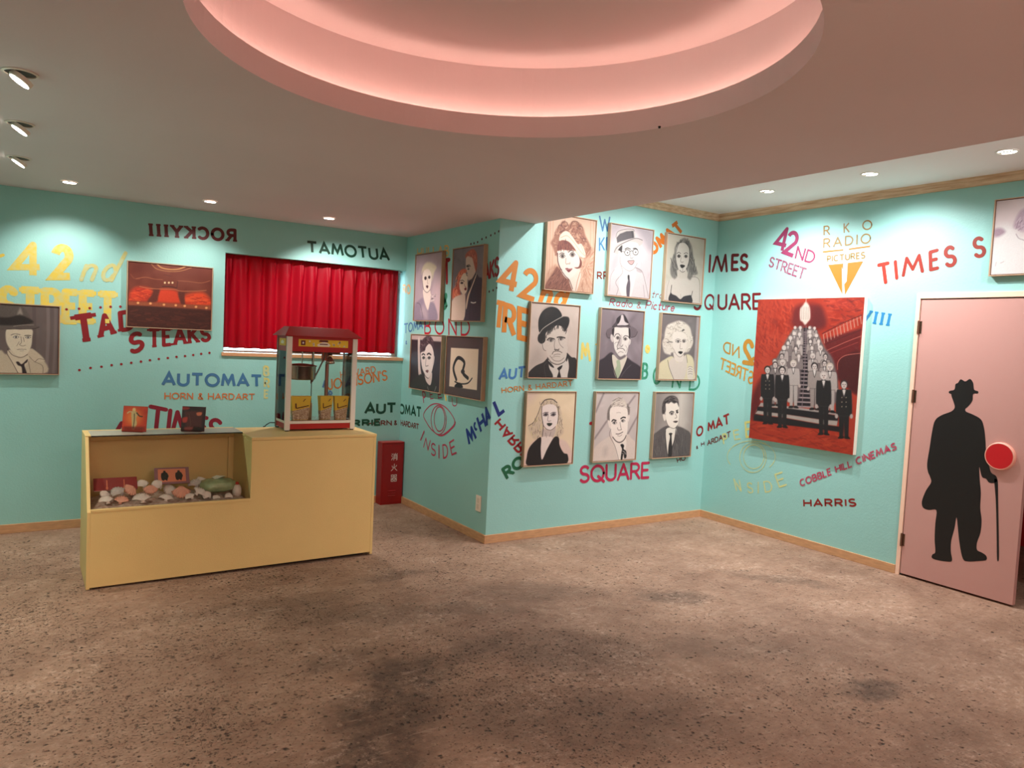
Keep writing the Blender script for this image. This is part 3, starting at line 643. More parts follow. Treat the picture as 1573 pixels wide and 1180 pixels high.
# right wall
pen('D', [[(1102.3, 394.5), (1108.5, 416), (1114.5, 392), (1116.5, 416.5)]], (140, 14, 28), .024)
text('D', 'ES', [(1122.8, 416.8), (1149.6, 416.5), (1123.9, 389.9), (1150, 389)], (140, 14, 28), .18, 0, .3)
text('D', 'UARE', [(1102, 476.5), (1169.5, 476.5), (1102.5, 452), (1169, 449.5)], (146, 14, 32), .16, 0, .26)
PNK = (206, 78, 134); z = Z(1060, 300, 4.538)
text('D', '4', z((575, 385), (668, 408), (618, 208), (708, 228)), PNK, .15, sq=True); text('D', '2', z((642, 408), (725, 440), (690, 235), (775, 262)), PNK, .16, sq=True)
text('D', 'ND', z((728, 442), (858, 484), (748, 350), (888, 396)), PNK, .15, 0, .25)
text('D', 'STREET', z((545, 498), (790, 592), (562, 424), (815, 508)), PNK, .16, 0, .25, .2)
GLD = (214, 170, 84)
text('D', 'R', z((930, 280), (978, 276), (930, 214), (976, 208)), GLD, .14); text('D', 'K', z((1070, 264), (1112, 259), (1070, 196), (1112, 191)), GLD, .14); text('D', 'O', z((1200, 245), (1272, 240), (1200, 176), (1272, 170)), GLD, .13)
text('D', 'RADIO', z((928, 368), (1262, 335), (930, 302), (1264, 262)), GLD, .14, 0, .42)
text('D', 'PICTURES', z((955, 468), (1222, 442), (955, 422), (1222, 392)), GLD, .19, 0, .3)
AMB = (236, 166, 46)
def wallshape(wl, shapes, col, name='painted_mark'):
    ax, val, par = WALLS[wl]; return flat_shape(name, shapes, ax, val, .0009, .0004, paintmat(lamp_balance(wl, shapes[0], col)), par, smooth=False)
wallshape('D', [z((926, 390), (1070, 376), (1068, 386), (926, 402)), z((1108, 371), (1258, 350), (1255, 361), (1108, 382)),
                z((963, 486), (1068, 476), (1066, 520), (1058, 500), (1062, 692)), z((1100, 472), (1208, 460), (1080, 696), (1076, 620), (1092, 600))], AMB)
z = Z(1330, 200, 3.687); VER = (206, 58, 36)
for ch, q in (('T', z((88, 878), (140, 866), (65, 756), (132, 742))), ('I', z((170, 848), (184, 846), (160, 738), (174, 734))), ('M', z((200, 835), (334, 806), (205, 722), (330, 694))),
              ('E', z((360, 802), (415, 790), (356, 684), (412, 668))), ('S', z((450, 785), (520, 768), (436, 664), (505, 644))), ('S', z((614, 732), (686, 716), (598, 612), (668, 594)))):
    text('D', ch, q, VER, .17)
z = Z(1060, 300, 4.538)
text('D', 'VIII', z((1175, 886), (1395, 916), (1195, 790), (1414, 824)), (44, 150, 214), .2, .14, .34)
z = Z(1140, 450, 7.865)
text('D', '2', z((143, 885), (5, 862), (148, 565), (12, 548)), (218, 158, 54), .17); text('D', '4', z((330, 920), (120, 880), (330, 600), (110, 590)), (218, 158, 54), .15)
text('D', 'ND', [(1136.5, 551), (1109.5, 540.5), (1136, 532), (1112, 523)], (218, 158, 54), .13, 0, .3)
text('D', 'STREET', [(1156, 592), (1105, 566), (1158.5, 571), (1108, 549)], (218, 158, 54), .13, 0, .25)
text('D', 'MAT', [(1087, 664), (1122.5, 652), (1086, 650), (1121, 633.8)], (150, 26, 26), .2, 0, .24)
text('D', 'ARDART', [(1086.5, 685), (1122.5, 671), (1086, 677), (1122.5, 661.6)], (110, 46, 40), .18, 0, .22)
z = Z(1050, 600, 3.932); PY = (222, 214, 110)
text('D', 'P', z((240, 325), (275, 318), (232, 262), (262, 252)), PY, .16, wear=.4); text('D', 'E', z((305, 302), (350, 295), (295, 240), (335, 232)), PY, .14, wear=.5); text('D', 'E', z((375, 290), (420, 280), (368, 188), (410, 180)), PY, .14, wear=.3)
pen('D', [z(*ell(410, 400, 145, 95, 40, 150, 400)), z(*ell(420, 405, 80, 90)), z(*ell(425, 400, 62, 72))], PY, .007, .65, 'painted_eye')
for ch, q in (('N', z((318, 608), (352, 612), (300, 530), (340, 540))), ('S', z((385, 618), (425, 625), (380, 552), (418, 556))), ('I', z((448, 622), (456, 622), (448, 552), (456, 552))), ('D', z((492, 618), (545, 612), (480, 548), (530, 540))), ('E', z((575, 590), (630, 572), (545, 505), (600, 486)))):
    text('D', ch, q, PY, .12, wear=.6)
text('D', 'COBBLE HILL CINEMAS', [(1230, 748.5), (1378.5, 690.5), (1227.5, 737), (1376, 679)], (178, 46, 84), .2, 0, .26, .15)
text('D', 'HARRIS', [(1233.6, 779.5), (1316.5, 778.8), (1233, 766.3), (1315.8, 765.6)], (132, 26, 20), .22, 0, .3)
# ================================================================== light fittings
lens = mat('lamp_lens', (255, 250, 240), .4, emit=((255, 246, 232), 14))
glint = mat('reflector_glint', (255, 250, 240), .4, emit=((255, 246, 232), 5))
trimw = mat('lamp_trim', (226, 214, 200), .5); cand = mat('lamp_can', (60, 48, 42), .5); refl = mat('lamp_reflector', (238, 236, 228), .12, .9)
names = ['leftmost round downlight over the wall left of the theatre painting', 'round downlight above the left end of the red curtain', 'round downlight above the dark green mirrored lettering']
for (x, y), lb in zip(LOW, names):
    t = thing('recessed_downlight', (x, y, ZL), lb, 'light', 'round downlights along the back wall')
    m = MB(); m.lathe([(.047, -.0005), (.047, -.004), (.038, -.006), (.036, -.002)], n=32); m.build('trim_ring', trimw, t)
    m = MB(); m.lathe([(0, -.0055), (.037, -.0055), (.037, -.002), (0, -.002)], n=32); m.build('lens', lens, t)
names = ['tilted gimbal downlight nearest the camera at the left edge of the ceiling', 'tilted gimbal downlight in the middle of the left row of three', 'tilted gimbal downlight of the left row nearest the back wall']
for (x, y), lb in zip(LEFT, names):
    t = thing('gimbal_downlight', (x, y, ZL), lb, 'light', 'tilted downlights at the left')
    m = MB(); m.lathe([(.058, -.0005), (.058, -.004), (.050, -.006), (.049, -.001)], n=32); m.build('trim_ring', trimw, t)
    m = MB(); m.lathe([(0, -.001), (.049, -.001), (.049, -.002), (0, -.002)], n=32); m.build('can', cand, t)
    M_ = Matrix.Rotation(math.radians(32), 3, 'Y')
    m = MB(); m.lathe([(0, -.012), (.036, -.012), (.040, -.008), (.040, .006), (0, .006)], (.004, 0, -.022), 28, M_); hd = m.build('lamp_head', trimw, t)
    m = MB(); m.lathe([(0, -.0135), (.034, -.0135), (.034, -.0122), (0, -.0122)], (.004, 0, -.022), 28, M_); m.build('lens', lens, t)
PORTN = ['reflector downlight just behind the low ceiling edge, near the headband portrait', 'reflector downlight behind the low ceiling edge, before the middle portraits']
names = ['recessed reflector downlight in the pale ceiling strip nearest the room corner', 'recessed reflector downlight in the middle of the pale ceiling strip', 'recessed reflector downlight in the pale ceiling strip above the pink door']
ENDN = ['added reflector downlight, unseen, beyond the pink door', 'second added reflector downlight, unseen, beyond the pink door', 'last added reflector downlight, unseen, at the far end of the pale strip']  # fixtures added for the fill downlights beyond the door
for (x, y), lb in zip(HIGH+PORT+[(4.45, 1.26), (4.55, .46), (4.55, -.6)], names+PORTN+ENDN):
    t = thing('reflector_downlight', (x, y, ZH), lb, 'light', 'reflector downlights in the pale ceiling strip')
    m = MB(); m.lathe([(.058, -.0005), (.058, -.003), (.050, -.005), (.048, -.001)], n=32); m.build('trim_ring', mat('lamp_trim_white', (232, 230, 222), .5), t)
    m = MB(); m.lathe([(.048, -.0012), (.0, -.0012), (0, -.0018), (.048, -.0018)], n=32); m.build('reflector', refl, t)
    for a in (0, 180):
        m = MB(); pts = [(.045*math.cos(math.radians(q)), .045*math.sin(math.radians(q))) for q in range(a-62, a+63, 8)]+[(.030*math.cos(math.radians(q)), .020*math.sin(math.radians(q))) for q in range(a+62, a-63, -12)]
        m.prism(pts, 2, -.0045, -.0022); m.build('lens', glint, t)  # glowing crescents stand in for the lamp's reflections in the reflector
t = thing('added_fill_panel', (.9, -.9, ZL), 'added wide fill-light panel in the low ceiling, unseen behind the viewer', 'light')  # made-up fixture for the rear fill light
m = MB(); m.box(-.84, .84, -.54, .54, -.03, -.001); m.build('frame', trimw, t, bevel=.003)
m = MB(); m.box(-.80, .80, -.50, .50, -.034, -.0305); m.build('diffuser', mat('fill_panel_diffuser', (255, 214, 196), .6, emit=((255, 214, 196), 1.2)), t)
m = MB(); m.tube([(2.108, 2.217, ZL), (2.108, 2.217, ZL-.008)], [.006, .004]); tag(m.build('ceiling_screw', mat('dark_steel', (40, 30, 28), .4, .8)), 'small dark screw in the ceiling beside the round recess', 'screw')
# wall socket
m = MB(); m.box(XR-.007, XR, 4.688, 4.758, .215, .335); so = tag(m.build('wall_outlet', mat('socket_plastic', (240, 226, 210), .4), bevel=.002), 'white blank outlet plate low on the wall beside the corner', 'outlet')
m = MB(); m.box(XR-.009, XR-.007, 4.708, 4.738, .235, .27); m.box(XR-.009, XR-.007, 4.708, 4.738, .28, .315); m.build('socket_face', mat('socket_face', (222, 208, 190), .4), so)
# ================================================================== painted canvases
class Paint:
    "a painting: strokes are given in the pixels of a close-up crop, mapped to the flat canvas, rasterised to paint colours"
    def __init__(s, wl, rect, depth, crop, margin, quad, nx=150, seed=1):
        s.wl, s.rect, s.depth = wl, rect, depth                  # rect: a0, a1 (left, right as seen), z0, z1
        s.W, s.H = abs(rect[1]-rect[0]), rect[3]-rect[2]; s.mg = margin
        s.nx = nx; s.ny = int(nx*s.H/s.W); s.rng = np.random.RandomState(seed)
        s.cw, s.ch = s.W-2*margin, s.H-2*margin
        X, Y = np.meshgrid(np.linspace(0, s.cw, s.nx), np.linspace(s.ch, 0, s.ny)); s.X, s.Y = X, Y
        s.img = np.zeros((s.ny, s.nx, 3)); s.cell = s.cw/(s.nx-1)
        ox, oy, sc = crop; s.crop = crop
        # homography image px -> metres on canvas
        src = quad; dst = [(-margin, s.H-margin), (s.W-margin, s.H-margin), (s.W-margin, -margin), (-margin, -margin)]
        A = []; B = []
        for (x, y), (u, v) in zip(src, dst):
            A += [[x, y, 1, 0, 0, 0, -u*x, -u*y], [0, 0, 0, x, y, 1, -v*x, -v*y]]; B += [u, v]
        s.h = np.linalg.solve(np.array(A, float), np.array(B, float))
        s.k = s.W/((math.dist(quad[0], quad[1])+math.dist(quad[2], quad[3]))/2*sc)    # metres per crop pixel
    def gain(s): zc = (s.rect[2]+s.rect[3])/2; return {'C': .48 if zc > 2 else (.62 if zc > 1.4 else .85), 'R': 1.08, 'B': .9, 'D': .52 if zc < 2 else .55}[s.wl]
    def m(s, p):
        x, y = s.crop[0]+p[0]/s.crop[2], s.crop[1]+p[1]/s.crop[2]; h = s.h; w_ = h[6]*x+h[7]*y+1
        return ((h[0]*x+h[1]*y+h[2])/w_, (h[3]*x+h[4]*y+h[5])/w_)
    def blend(s, sl, a, col):
        c = np.array(col, float); s.img[sl] = s.img[sl]*(1-a[..., None])+c*a[..., None]
    def bg(s, col, amp=10, col2=None, n=60, w=None, ang=None):
        s.img[:] = col
        if amp:
            for k in range(n):
                cx, cy = s.rng.uniform(-.1, 1.1)*s.cw, s.rng.uniform(-.1, 1.1)*s.ch; r = s.rng.uniform(.08, .3)*s.cw; th = ang if ang is not None else s.rng.uniform(0, 3.14); el = s.rng.uniform(1.5, 4)
                dx, dy = s.X-cx, s.Y-cy; u = (dx*math.cos(th)+dy*math.sin(th))/(r); v = (-dx*math.sin(th)+dy*math.cos(th))*el/r
                a = np.exp(-(u*u+v*v)*2)[..., None]; s.img += a*s.rng.uniform(-amp, amp)
        return s
    def bbox(s, P, pad):
        xs = [p[0] for p in P]; ys = [p[1] for p in P]
        i0 = max(0, int((min(xs)-pad)/s.cell)); i1 = min(s.nx, int((max(xs)+pad)/s.cell)+2)
        j0 = max(0, int((s.ch-max(ys)-pad)/s.cell)); j1 = min(s.ny, int((s.ch-min(ys)+pad)/s.cell)+2)
        return None if i1 <= i0 or j1 <= j0 else (slice(j0, j1), slice(i0, i1))
    def segd(s, X, Y, P, closed):
        D = np.full(X.shape, 1e9); ins = np.zeros(X.shape, bool); n = len(P)
        for i in range(n if closed else n-1):
            (x0, y0), (x1, y1) = P[i], P[(i+1) % n]; dx, dy = x1-x0, y1-y0; L = dx*dx+dy*dy+1e-12
            t = np.clip(((X-x0)*dx+(Y-y0)*dy)/L, 0, 1); D = np.minimum(D, (X-x0-t*dx)**2+(Y-y0-t*dy)**2)
            if closed:
                c = ((y0 > Y) != (y1 > Y)); ins ^= c & (X < (x1-x0)*(Y-y0)/((y1-y0) if abs(y1-y0) > 1e-12 else 1e-12)+x0)
        return np.sqrt(D), ins
    def F(s, col, pts, soft=1, sm=True, al=1, tex=6):
        if sm: pts = catmull(pts, 5)
        P = [s.m(p) for p in pts]; sl = s.bbox(P, s.cell*(soft+1))
        if sl is None: return s
        D, ins = s.segd(s.X[sl], s.Y[sl], P, True); sd = np.where(ins, D, -D); e = s.cell*soft
        a = np.clip(sd/e*.5+.5, 0, 1)*al; nz = s.rng.uniform(-tex, tex, a.shape)
        c = np.array(col, float)[None, None]+nz[..., None]; s.img[sl] = s.img[sl]*(1-a[..., None])+c*a[..., None]; return s
    def S(s, col, w, pts, al=1, sm=True, taper=False):
        if sm and len(pts) > 2: pts = catmull(pts, 5, False)
        P = [s.m(p) for p in pts]; h = max(w*s.k/2, s.cell*.42); sl = s.bbox(P, h+s.cell*1.5)
        if sl is None: return s
        D, _ = s.segd(s.X[sl], s.Y[sl], P, False); a = np.clip((h-D)/s.cell+.5, 0, 1)*al; s.blend(sl, a, col); return s
    def E(s, col, cx, cy, rx, ry, al=1, soft=1):
        return s.F(col, [(cx+rx*math.cos(q*math.pi/6), cy+ry*math.sin(q*math.pi/6)) for q in range(12)], soft, True, al, 3)
    def scrib(s, pts, n, ln, ang, cols, w, jit=.4, al=.7, curl=0):
        "short brush strokes inside an area"
        xs = [p[0] for p in pts]; ys = [p[1] for p in pts]
        def inside(x, y):
            r = False
            for i in range(len(pts)):
                (x0, y0), (x1, y1) = pts[i], pts[(i+1) % len(pts)]
                if (y0 > y) != (y1 > y) and x < (x1-x0)*(y-y0)/(y1-y0)+x0: r = not r
            return r
        k = 0; tries = 0
        while k < n and tries < n*20:
            tries += 1; x, y = s.rng.uniform(min(xs), max(xs)), s.rng.uniform(min(ys), max(ys))
            if not inside(x, y): continue
            k += 1; a = (ang(x, y) if callable(ang) else ang)+s.rng.uniform(-jit, jit); l = ln*s.rng.uniform(.5, 1.1); c = cols[s.rng.randint(len(cols))]
            dx, dy = math.cos(a)*l/2, math.sin(a)*l/2; bx, by = -dy*curl, dx*curl
            s.S(c, w*s.rng.uniform(.6, 1.3), [(x-dx, y-dy), (x+bx, y+by), (x+dx, y+dy)], al)
        return s
    def eye(s, x, y, w, h, iris=(70, 62, 60), line=(38, 32, 34), white=(238, 230, 222), look=0, lw=5):
        s.F(white, [(x-w, y+h*.1), (x-w*.4, y-h), (x+w*.4, y-h), (x+w, y), (x+w*.4, y+h*.9), (x-w*.4, y+h*.9)])
        s.E(iris, x+look, y, h*.85, h*.9).E((20, 16, 18), x+look, y, h*.4, h*.45)
        s.S(line, lw, [(x-w, y+h*.1), (x-w*.4, y-h), (x+w*.4, y-h), (x+w, y)]).S(line, lw*.5, [(x-w, y+h*.2), (x-w*.3, y+h), (x+w*.4, y+h*.9), (x+w, y)], .7); return s
    def build(s, label, cat='painting', group='framed portraits on the teal walls', frame=True, name='framed_painting', edge=(232, 222, 208), roughness=.55):
        ax, wv, _ = WALLS[s.wl]; a0, a1, z0, z1 = s.rect; ca = 1-ax if ax < 2 else 0
        def pt(u, v, d):      # u, v metres on the outer rectangle from lower left as seen; d away from the wall
            q = [0, 0, 0]; q[ax] = wv-d; q[1-ax] = a0+(u if a1 > a0 else -u); q[2] = z0+v; return q
        base = pt(s.W/2, 0, 0)
        t = thing(name, base, label, cat, group)
        n = s.nx*s.ny; dC = s.depth-(.007 if frame else 0)
        V = np.zeros((n, 3)); V[:, ax] = -dC
        sg = 1 if a1 > a0 else -1
        V[:, 1-ax] = ((s.X-s.W/2+s.mg)*sg).ravel(); V[:, 2] = (s.Y+s.mg).ravel()
        idx = np.arange(n).reshape(s.ny, s.nx); f = np.stack([idx[1:, :-1], idx[1:, 1:], idx[:-1, 1:], idx[:-1, :-1]], -1).reshape(-1, 4)
        # canvas sides and back
        i2 = n; bk = []
        for u, v in ((0, 0), (s.cw, 0), (s.cw, s.ch), (0, s.ch)):
            q = [0, 0, 0]; q[ax] = -.002; q[1-ax] = (u+s.mg-s.W/2)*sg; q[2] = v+s.mg; bk.append(q)
        V = np.vstack([V, bk]); cr = [idx[-1, 0], idx[-1, -1], idx[0, -1], idx[0, 0]]
        me = bpy.data.meshes.new('canvas'); nf = len(f)
        faces = f.tolist()+[[n, n+1, n+2, n+3]]
        side = [list(map(int, idx[-1, :]))+[n+1, n], list(map(int, idx[:, -1][::-1]))+[n+2, n+1], list(map(int, idx[0, ::-1]))+[n+3, n+2], list(map(int, idx[:, 0]))+[n, n+3]]
        faces += side
        me.from_pydata(V.tolist(), [], faces); me.update()
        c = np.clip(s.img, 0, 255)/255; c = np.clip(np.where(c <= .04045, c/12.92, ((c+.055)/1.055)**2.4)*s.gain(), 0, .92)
        ca_ = me.color_attributes.new('paint', 'FLOAT_COLOR', 'POINT'); full = np.ones((n+4, 4)); full[:n, :3] = c.reshape(-1, 3); full[n:, :3] = .8
        ca_.data.foreach_set('color', full.ravel())
        me.materials.append(paintsurf(roughness)); me.materials.append(mat('canvas_edge', edge, .8))
        for p in me.polygons[nf:]: p.material_index = 1
        o = bpy.data.objects.new('canvas', me); COL.objects.link(o); o.parent = t
        if frame:
            m_ = MB(); fw = .006
            def bx(u0, u1, v0, v1, d0, d1):
                p, q = pt(u0, v0, d0), pt(u1, v1, d1); m_.box(*[x for k in range(3) for x in (min(p[k], q[k])-base[k], max(p[k], q[k])-base[k])])
            bx(0, fw, 0, s.H, .001, s.depth); bx(s.W-fw, s.W, 0, s.H, .001, s.depth); bx(fw, s.W-fw, 0, fw, .001, s.depth); bx(fw, s.W-fw, s.H-fw, s.H, .001, s.depth)
            m_.build('frame', framem(), t, bevel=.0008)
            m_ = MB(); g = s.mg-.0003; d = s.depth-.012
            bx(fw, g, fw, s.H-fw, .002, d); bx(s.W-g, s.W-fw, fw, s.H-fw, .002, d); bx(g, s.W-g, fw, g, .002, d); bx(g, s.W-g, s.H-g, s.H-fw, .002, d)
            m_.build('frame_gap', mat('frame_gap_red_brown', (92, 34, 26), .7), t)
        return t
def paintsurf(r):
    k = 'brushed_paint_%d' % int(r*100)
    if k in MATS: return MATS[k]
    m = mat(k, (200, 200, 200), r, bump=.12, bscale=140); N = m.node_tree.nodes; L = m.node_tree.links
    a = N.new('ShaderNodeVertexColor'); a.layer_name = 'paint'; L.new(a.outputs[0], N['Principled BSDF'].inputs['Base Color']); return m
MG = .0105
GR = lambda v: (v+3, v-1, v)
q1 = [(843.3, 342), (920.8, 337.2), (913.3, 452.3), (838.6, 446)]
CU = {(0, 0): (3.276, 3.752), (1, 0): (3.892, 4.362), (2, 0): (4.512, 4.977), (0, 1): (3.164, 3.634), (1, 1): (3.842, 4.312), (2, 1): (4.504, 4.971), (0, 2): (3.167, 3.640), (1, 2): (3.836, 4.306), (2, 2): (4.486, 4.958)}; CZ = [(1.895, 2.471), (1.228, 1.800), (.558, 1.131)]
q1 = [(844.2, 329), (920.8, 337.2), (913.3, 452.3), (838.6, 446)]
# --- woman with headband and curls
p = Paint('C', (*CU[0, 0], *CZ[0]), .036, (800, 320, 8.43), MG, q1, 160, 3)
p.bg((246, 208, 178), 6, ang=1.57)
for x in (380, 410, 445, 935, 975): p.S((224, 160, 124), 9, [(x, 60), (x-8, 500), (x-20, 1050)], .6)
p.F((222, 172, 142), [(345, 1060), (352, 900), (400, 800), (480, 750), (560, 800), (620, 900), (700, 1060)], 4)
p.scrib([(350, 1050), (360, 820), (470, 740), (560, 800), (690, 1050)], 70, 60, -1.2, [(196, 140, 112), (236, 196, 170)], 6)
p.F((148, 92, 74), [(345, 1060), (352, 990), (400, 905), (440, 850), (490, 770), (545, 830), (600, 880), (660, 960), (700, 1070)], 2)
p.scrib([(360, 1050), (400, 920), (500, 800), (600, 900), (680, 1050)], 90, 50, -1.0, [(116, 62, 50), (168, 112, 92)], 9)
p.F((226, 180, 150), [(700, 1090), (760, 900), (830, 700), (900, 540), (990, 560), (990, 1100)], 4)
hair = [(490, 640), (440, 530), (412, 470), (450, 400), (470, 320), (520, 240), (575, 180), (640, 225), (700, 175), (780, 195), (835, 260), (860, 350), (905, 440), (940, 540), (880, 640), (800, 640), (700, 500), (560, 520)]
p.F((172, 116, 90), hair, 3)
p.scrib(hair, 150, 55, lambda x, y: math.atan2(y-480, x-660)+1.4, [(120, 70, 56), (206, 156, 126), (146, 84, 66), (226, 182, 150)], 10, .7, .75, .5)
for cx, cy, r in ((590, 225, 45), (725, 225, 62), (535, 260, 30), (790, 270, 40)): p.S((110, 62, 52), 9, [(cx-r, cy+r*.6), (cx-r*.6, cy-r*.6), (cx+r*.5, cy-r*.7), (cx+r, cy+r*.3)], .8)
p.F((252, 234, 212), [(520, 440), (530, 370), (585, 315), (640, 320), (700, 390), (760, 470), (812, 470), (862, 590), (855, 645), (790, 632), (720, 540), (640, 450), (560, 430)])
p.S((196, 150, 118), 5, [(540, 400), (620, 370), (700, 440), (790, 560), (850, 620)], .8).S((196, 150, 118), 4, [(800, 480), (845, 600)], .8)
p.F((250, 232, 214), [(640, 900), (720, 860), (770, 780), (800, 880), (740, 1080), (690, 1075)])
p.S((196, 136, 110), 8, [(790, 830), (750, 960), (730, 1070)], .9)
p.F((254, 240, 226), [(500, 560), (600, 550), (700, 555), (765, 620), (790, 700), (765, 790), (720, 865), (640, 925), (580, 885), (545, 820), (505, 720)])
p.F((132, 66, 52), [(498, 568), (508, 480), (560, 432), (640, 445), (700, 505), (735, 560), (690, 548), (640, 560), (560, 552)])
p.scrib([(505, 550), (520, 470), (600, 440), (700, 520), (690, 545)], 40, 60, 1.5, [(104, 46, 38), (160, 92, 70)], 7)
p.F((128, 60, 48), [(780, 640), (812, 700), (802, 765), (755, 790), (715, 775), (768, 765), (786, 705)])
p.S((92, 40, 34), 11, [(500, 600), (502, 700), (528, 780), (552, 815)]).S((92, 40, 34), 8, [(555, 830), (600, 890), (650, 940), (690, 1050)])
p.eye(562, 636, 36, 25, (120, 100, 88)).eye(690, 612, 36, 28, (120, 100, 88))
p.S((70, 34, 32), 7, [(522, 612), (548, 594), (585, 600)]).S((70, 34, 32), 9, [(640, 580), (670, 558), (706, 566)])
p.S((150, 104, 84), 5, [(606, 660), (602, 712), (612, 736), (632, 728), (655, 732), (656, 712)]).F((120, 24, 36), [(598, 792), (625, 786), (645, 794), (688, 790), (668, 818), (640, 838), (615, 815)]).S((238, 180, 170), 4, [(610, 802), (650, 804), (675, 797)])
p.scrib([(820, 640), (960, 540), (985, 640), (960, 1080), (800, 1080)], 110, 60, lambda x, y: math.atan2(y-760, x-860), [(196, 140, 112), (250, 220, 192), (176, 120, 96)], 6)
p.build('sepia portrait of a wide-eyed woman with headband and curls in fur', 'painting')
# --- man with straw hat and round glasses
p = Paint('C', (*CU[1, 0], *CZ[0]), .036, (925, 335, 8.743), MG, [(941.5, 342), (1009.1, 352.7), (1000.5, 460.2), (935, 454.5)], 160, 4)
p.bg((232, 220, 222), 9)
p.F((184, 176, 182), [(480, 110), (700, 160), (720, 420), (640, 420), (560, 260)], 12, al=.8).F((206, 196, 200), [(140, 90), (300, 100), (230, 230), (140, 300)], 12, al=.8)
p.F((236, 226, 226), [(100, 1040), (130, 800), (190, 700), (280, 640), (460, 660), (560, 720), (620, 850), (650, 1080), (600, 1090)], 2)
p.F((206, 196, 198), [(462, 700), (480, 665), (560, 710), (545, 740)], 1)
p.F((250, 246, 240), [(270, 440), (500, 400), (525, 500), (505, 600), (450, 690), (380, 710), (300, 660), (262, 560)])
p.F((250, 244, 240), [(280, 650), (390, 720), (470, 680), (480, 760), (400, 1070), (300, 1060), (250, 900)])
p.F((214, 206, 200), [(190, 470), (200, 400), (260, 350), (380, 300), (500, 275), (575, 300), (570, 350), (520, 380), (500, 350), (420, 330), (330, 360), (260, 420), (240, 490)])
p.F((246, 240, 232), [(235, 410), (300, 360), (400, 325), (500, 340), (520, 400), (480, 400), (420, 420), (300, 440), (275, 430)])
p.F((226, 218, 212), [(215, 260), (240, 190), (330, 155), (440, 150), (470, 180), (480, 270), (380, 295), (240, 345)])
p.F((96, 90, 94), [(232, 340), (222, 270), (270, 215), (360, 180), (455, 172), (465, 268), (370, 292), (280, 320)], sm=False).S((30, 26, 30), 8, [(434, 178), (442, 265)], .9)
p.S((60, 54, 56), 6, [(190, 470), (230, 400), (330, 335), (480, 275), (575, 300)], .8).S((60, 54, 56), 4, [(215, 260), (240, 190), (330, 155), (440, 150), (470, 180)], .8)
p.F((50, 44, 46), [(245, 430), (300, 370), (290, 470), (270, 450)])
for cx, cy in ((368, 470), (478, 462)):
    p.E((244, 240, 236), cx, cy+2, 20, 13).E((50, 44, 46), cx+2, cy+2, 9, 9); p.S((44, 38, 40), 7, [(cx+36*math.cos(a/8*math.pi), cy+40*math.sin(a/8*math.pi)) for a in range(17)])
p.S((44, 38, 40), 6, [(404, 458), (424, 444), (442, 456)]).S((44, 38, 40), 5, [(332, 462), (280, 455)]).S((44, 38, 40), 9, [(335, 425), (370, 408), (410, 424)]).S((44, 38, 40), 9, [(446, 416), (480, 410), (505, 428)])
p.S((96, 88, 90), 5, [(410, 500), (405, 535), (425, 548), (446, 535)]).F((222, 180, 176), [(370, 585), (410, 578), (456, 578), (448, 612), (420, 632), (390, 615)]).S((60, 46, 50), 5, [(368, 585), (410, 576), (458, 578), (446, 614), (420, 634), (390, 616), (370, 588)])
p.S((120, 110, 112), 5, [(270, 520), (272, 600), (300, 660), (380, 715), (450, 690), (500, 610)], .7).S((110, 100, 104), 5, [(280, 650), (300, 740), (210, 860), (240, 950), (215, 1040)], .7).S((110, 100, 104), 5, [(480, 670), (560, 720), (600, 850), (640, 1060)], .8).S((110, 100, 104), 4, [(575, 900), (590, 1060)], .7).S((120, 110, 112), 4, [(190, 700), (140, 800), (130, 980)], .6)
p.F((104, 92, 104), [(370, 780), (390, 778), (396, 830), (402, 900), (385, 1065), (355, 1050), (350, 930), (372, 840)]).F((50, 44, 50), [(370, 775), (392, 775), (388, 830), (372, 830)])
p.build('pale portrait of a smiling man in a straw boater and round glasses', 'painting')
# --- long-haired woman
p = Paint('C', (*CU[2, 0], *CZ[0]), .036, (925, 335, 8.743), MG, [(1028.5, 356.2), (1088, 366.5), (1080, 467.7), (1021.6, 462)], 160, 5)
p.bg((226, 222, 204), 8)
p.F((232, 224, 212), [(860, 1130), (880, 900), (930, 830), (1040, 780), (1150, 780), (1250, 770), (1320, 830), (1340, 1150)], 2)
h = [(1130, 270), (1060, 320), (1010, 390), (1000, 470), (965, 560), (945, 660), (950, 760), (1000, 815), (1040, 770), (1040, 700), (1180, 700), (1170, 790), (1210, 830), (1250, 770), (1310, 750), (1290, 670), (1260, 560), (1240, 400), (1200, 310)]
p.F((140, 136, 130), h, 3)
p.scrib(h, 130, 70, 1.5, [(88, 84, 82), (176, 172, 164), (60, 56, 56)], 8, .35, .7)
p.F((236, 230, 218), [(1030, 400), (1070, 340), (1150, 340), (1200, 410), (1205, 540), (1170, 650), (1140, 710), (1110, 730), (1060, 700), (1030, 620), (1018, 500)])
p.F((228, 220, 206), [(1050, 690), (1110, 735), (1160, 690), (1165, 800), (1050, 800)])
p.S((70, 66, 66), 6, [(1110, 300), (1060, 350), (1030, 440), (1020, 560), (1050, 690)], .8).S((60, 56, 56), 9, [(1150, 330), (1200, 400), (1205, 530), (1185, 640)], .8)
p.eye(1062, 515, 24, 18).eye(1156, 518, 24, 17)
p.S((60, 54, 54), 5, [(1036, 478), (1060, 462), (1086, 478)]).S((60, 54, 54), 5, [(1130, 480), (1160, 468), (1182, 480)]).S((130, 124, 118), 5, [(1092, 530), (1084, 580), (1098, 596), (1122, 590)])
p.F((34, 28, 32), [(1076, 636), (1100, 626), (1142, 640), (1124, 664), (1095, 672)]).S((60, 54, 54), 4, [(1112, 672), (1112, 720)], .8).S((90, 84, 82), 5, [(1070, 700), (1105, 728), (1140, 715)])
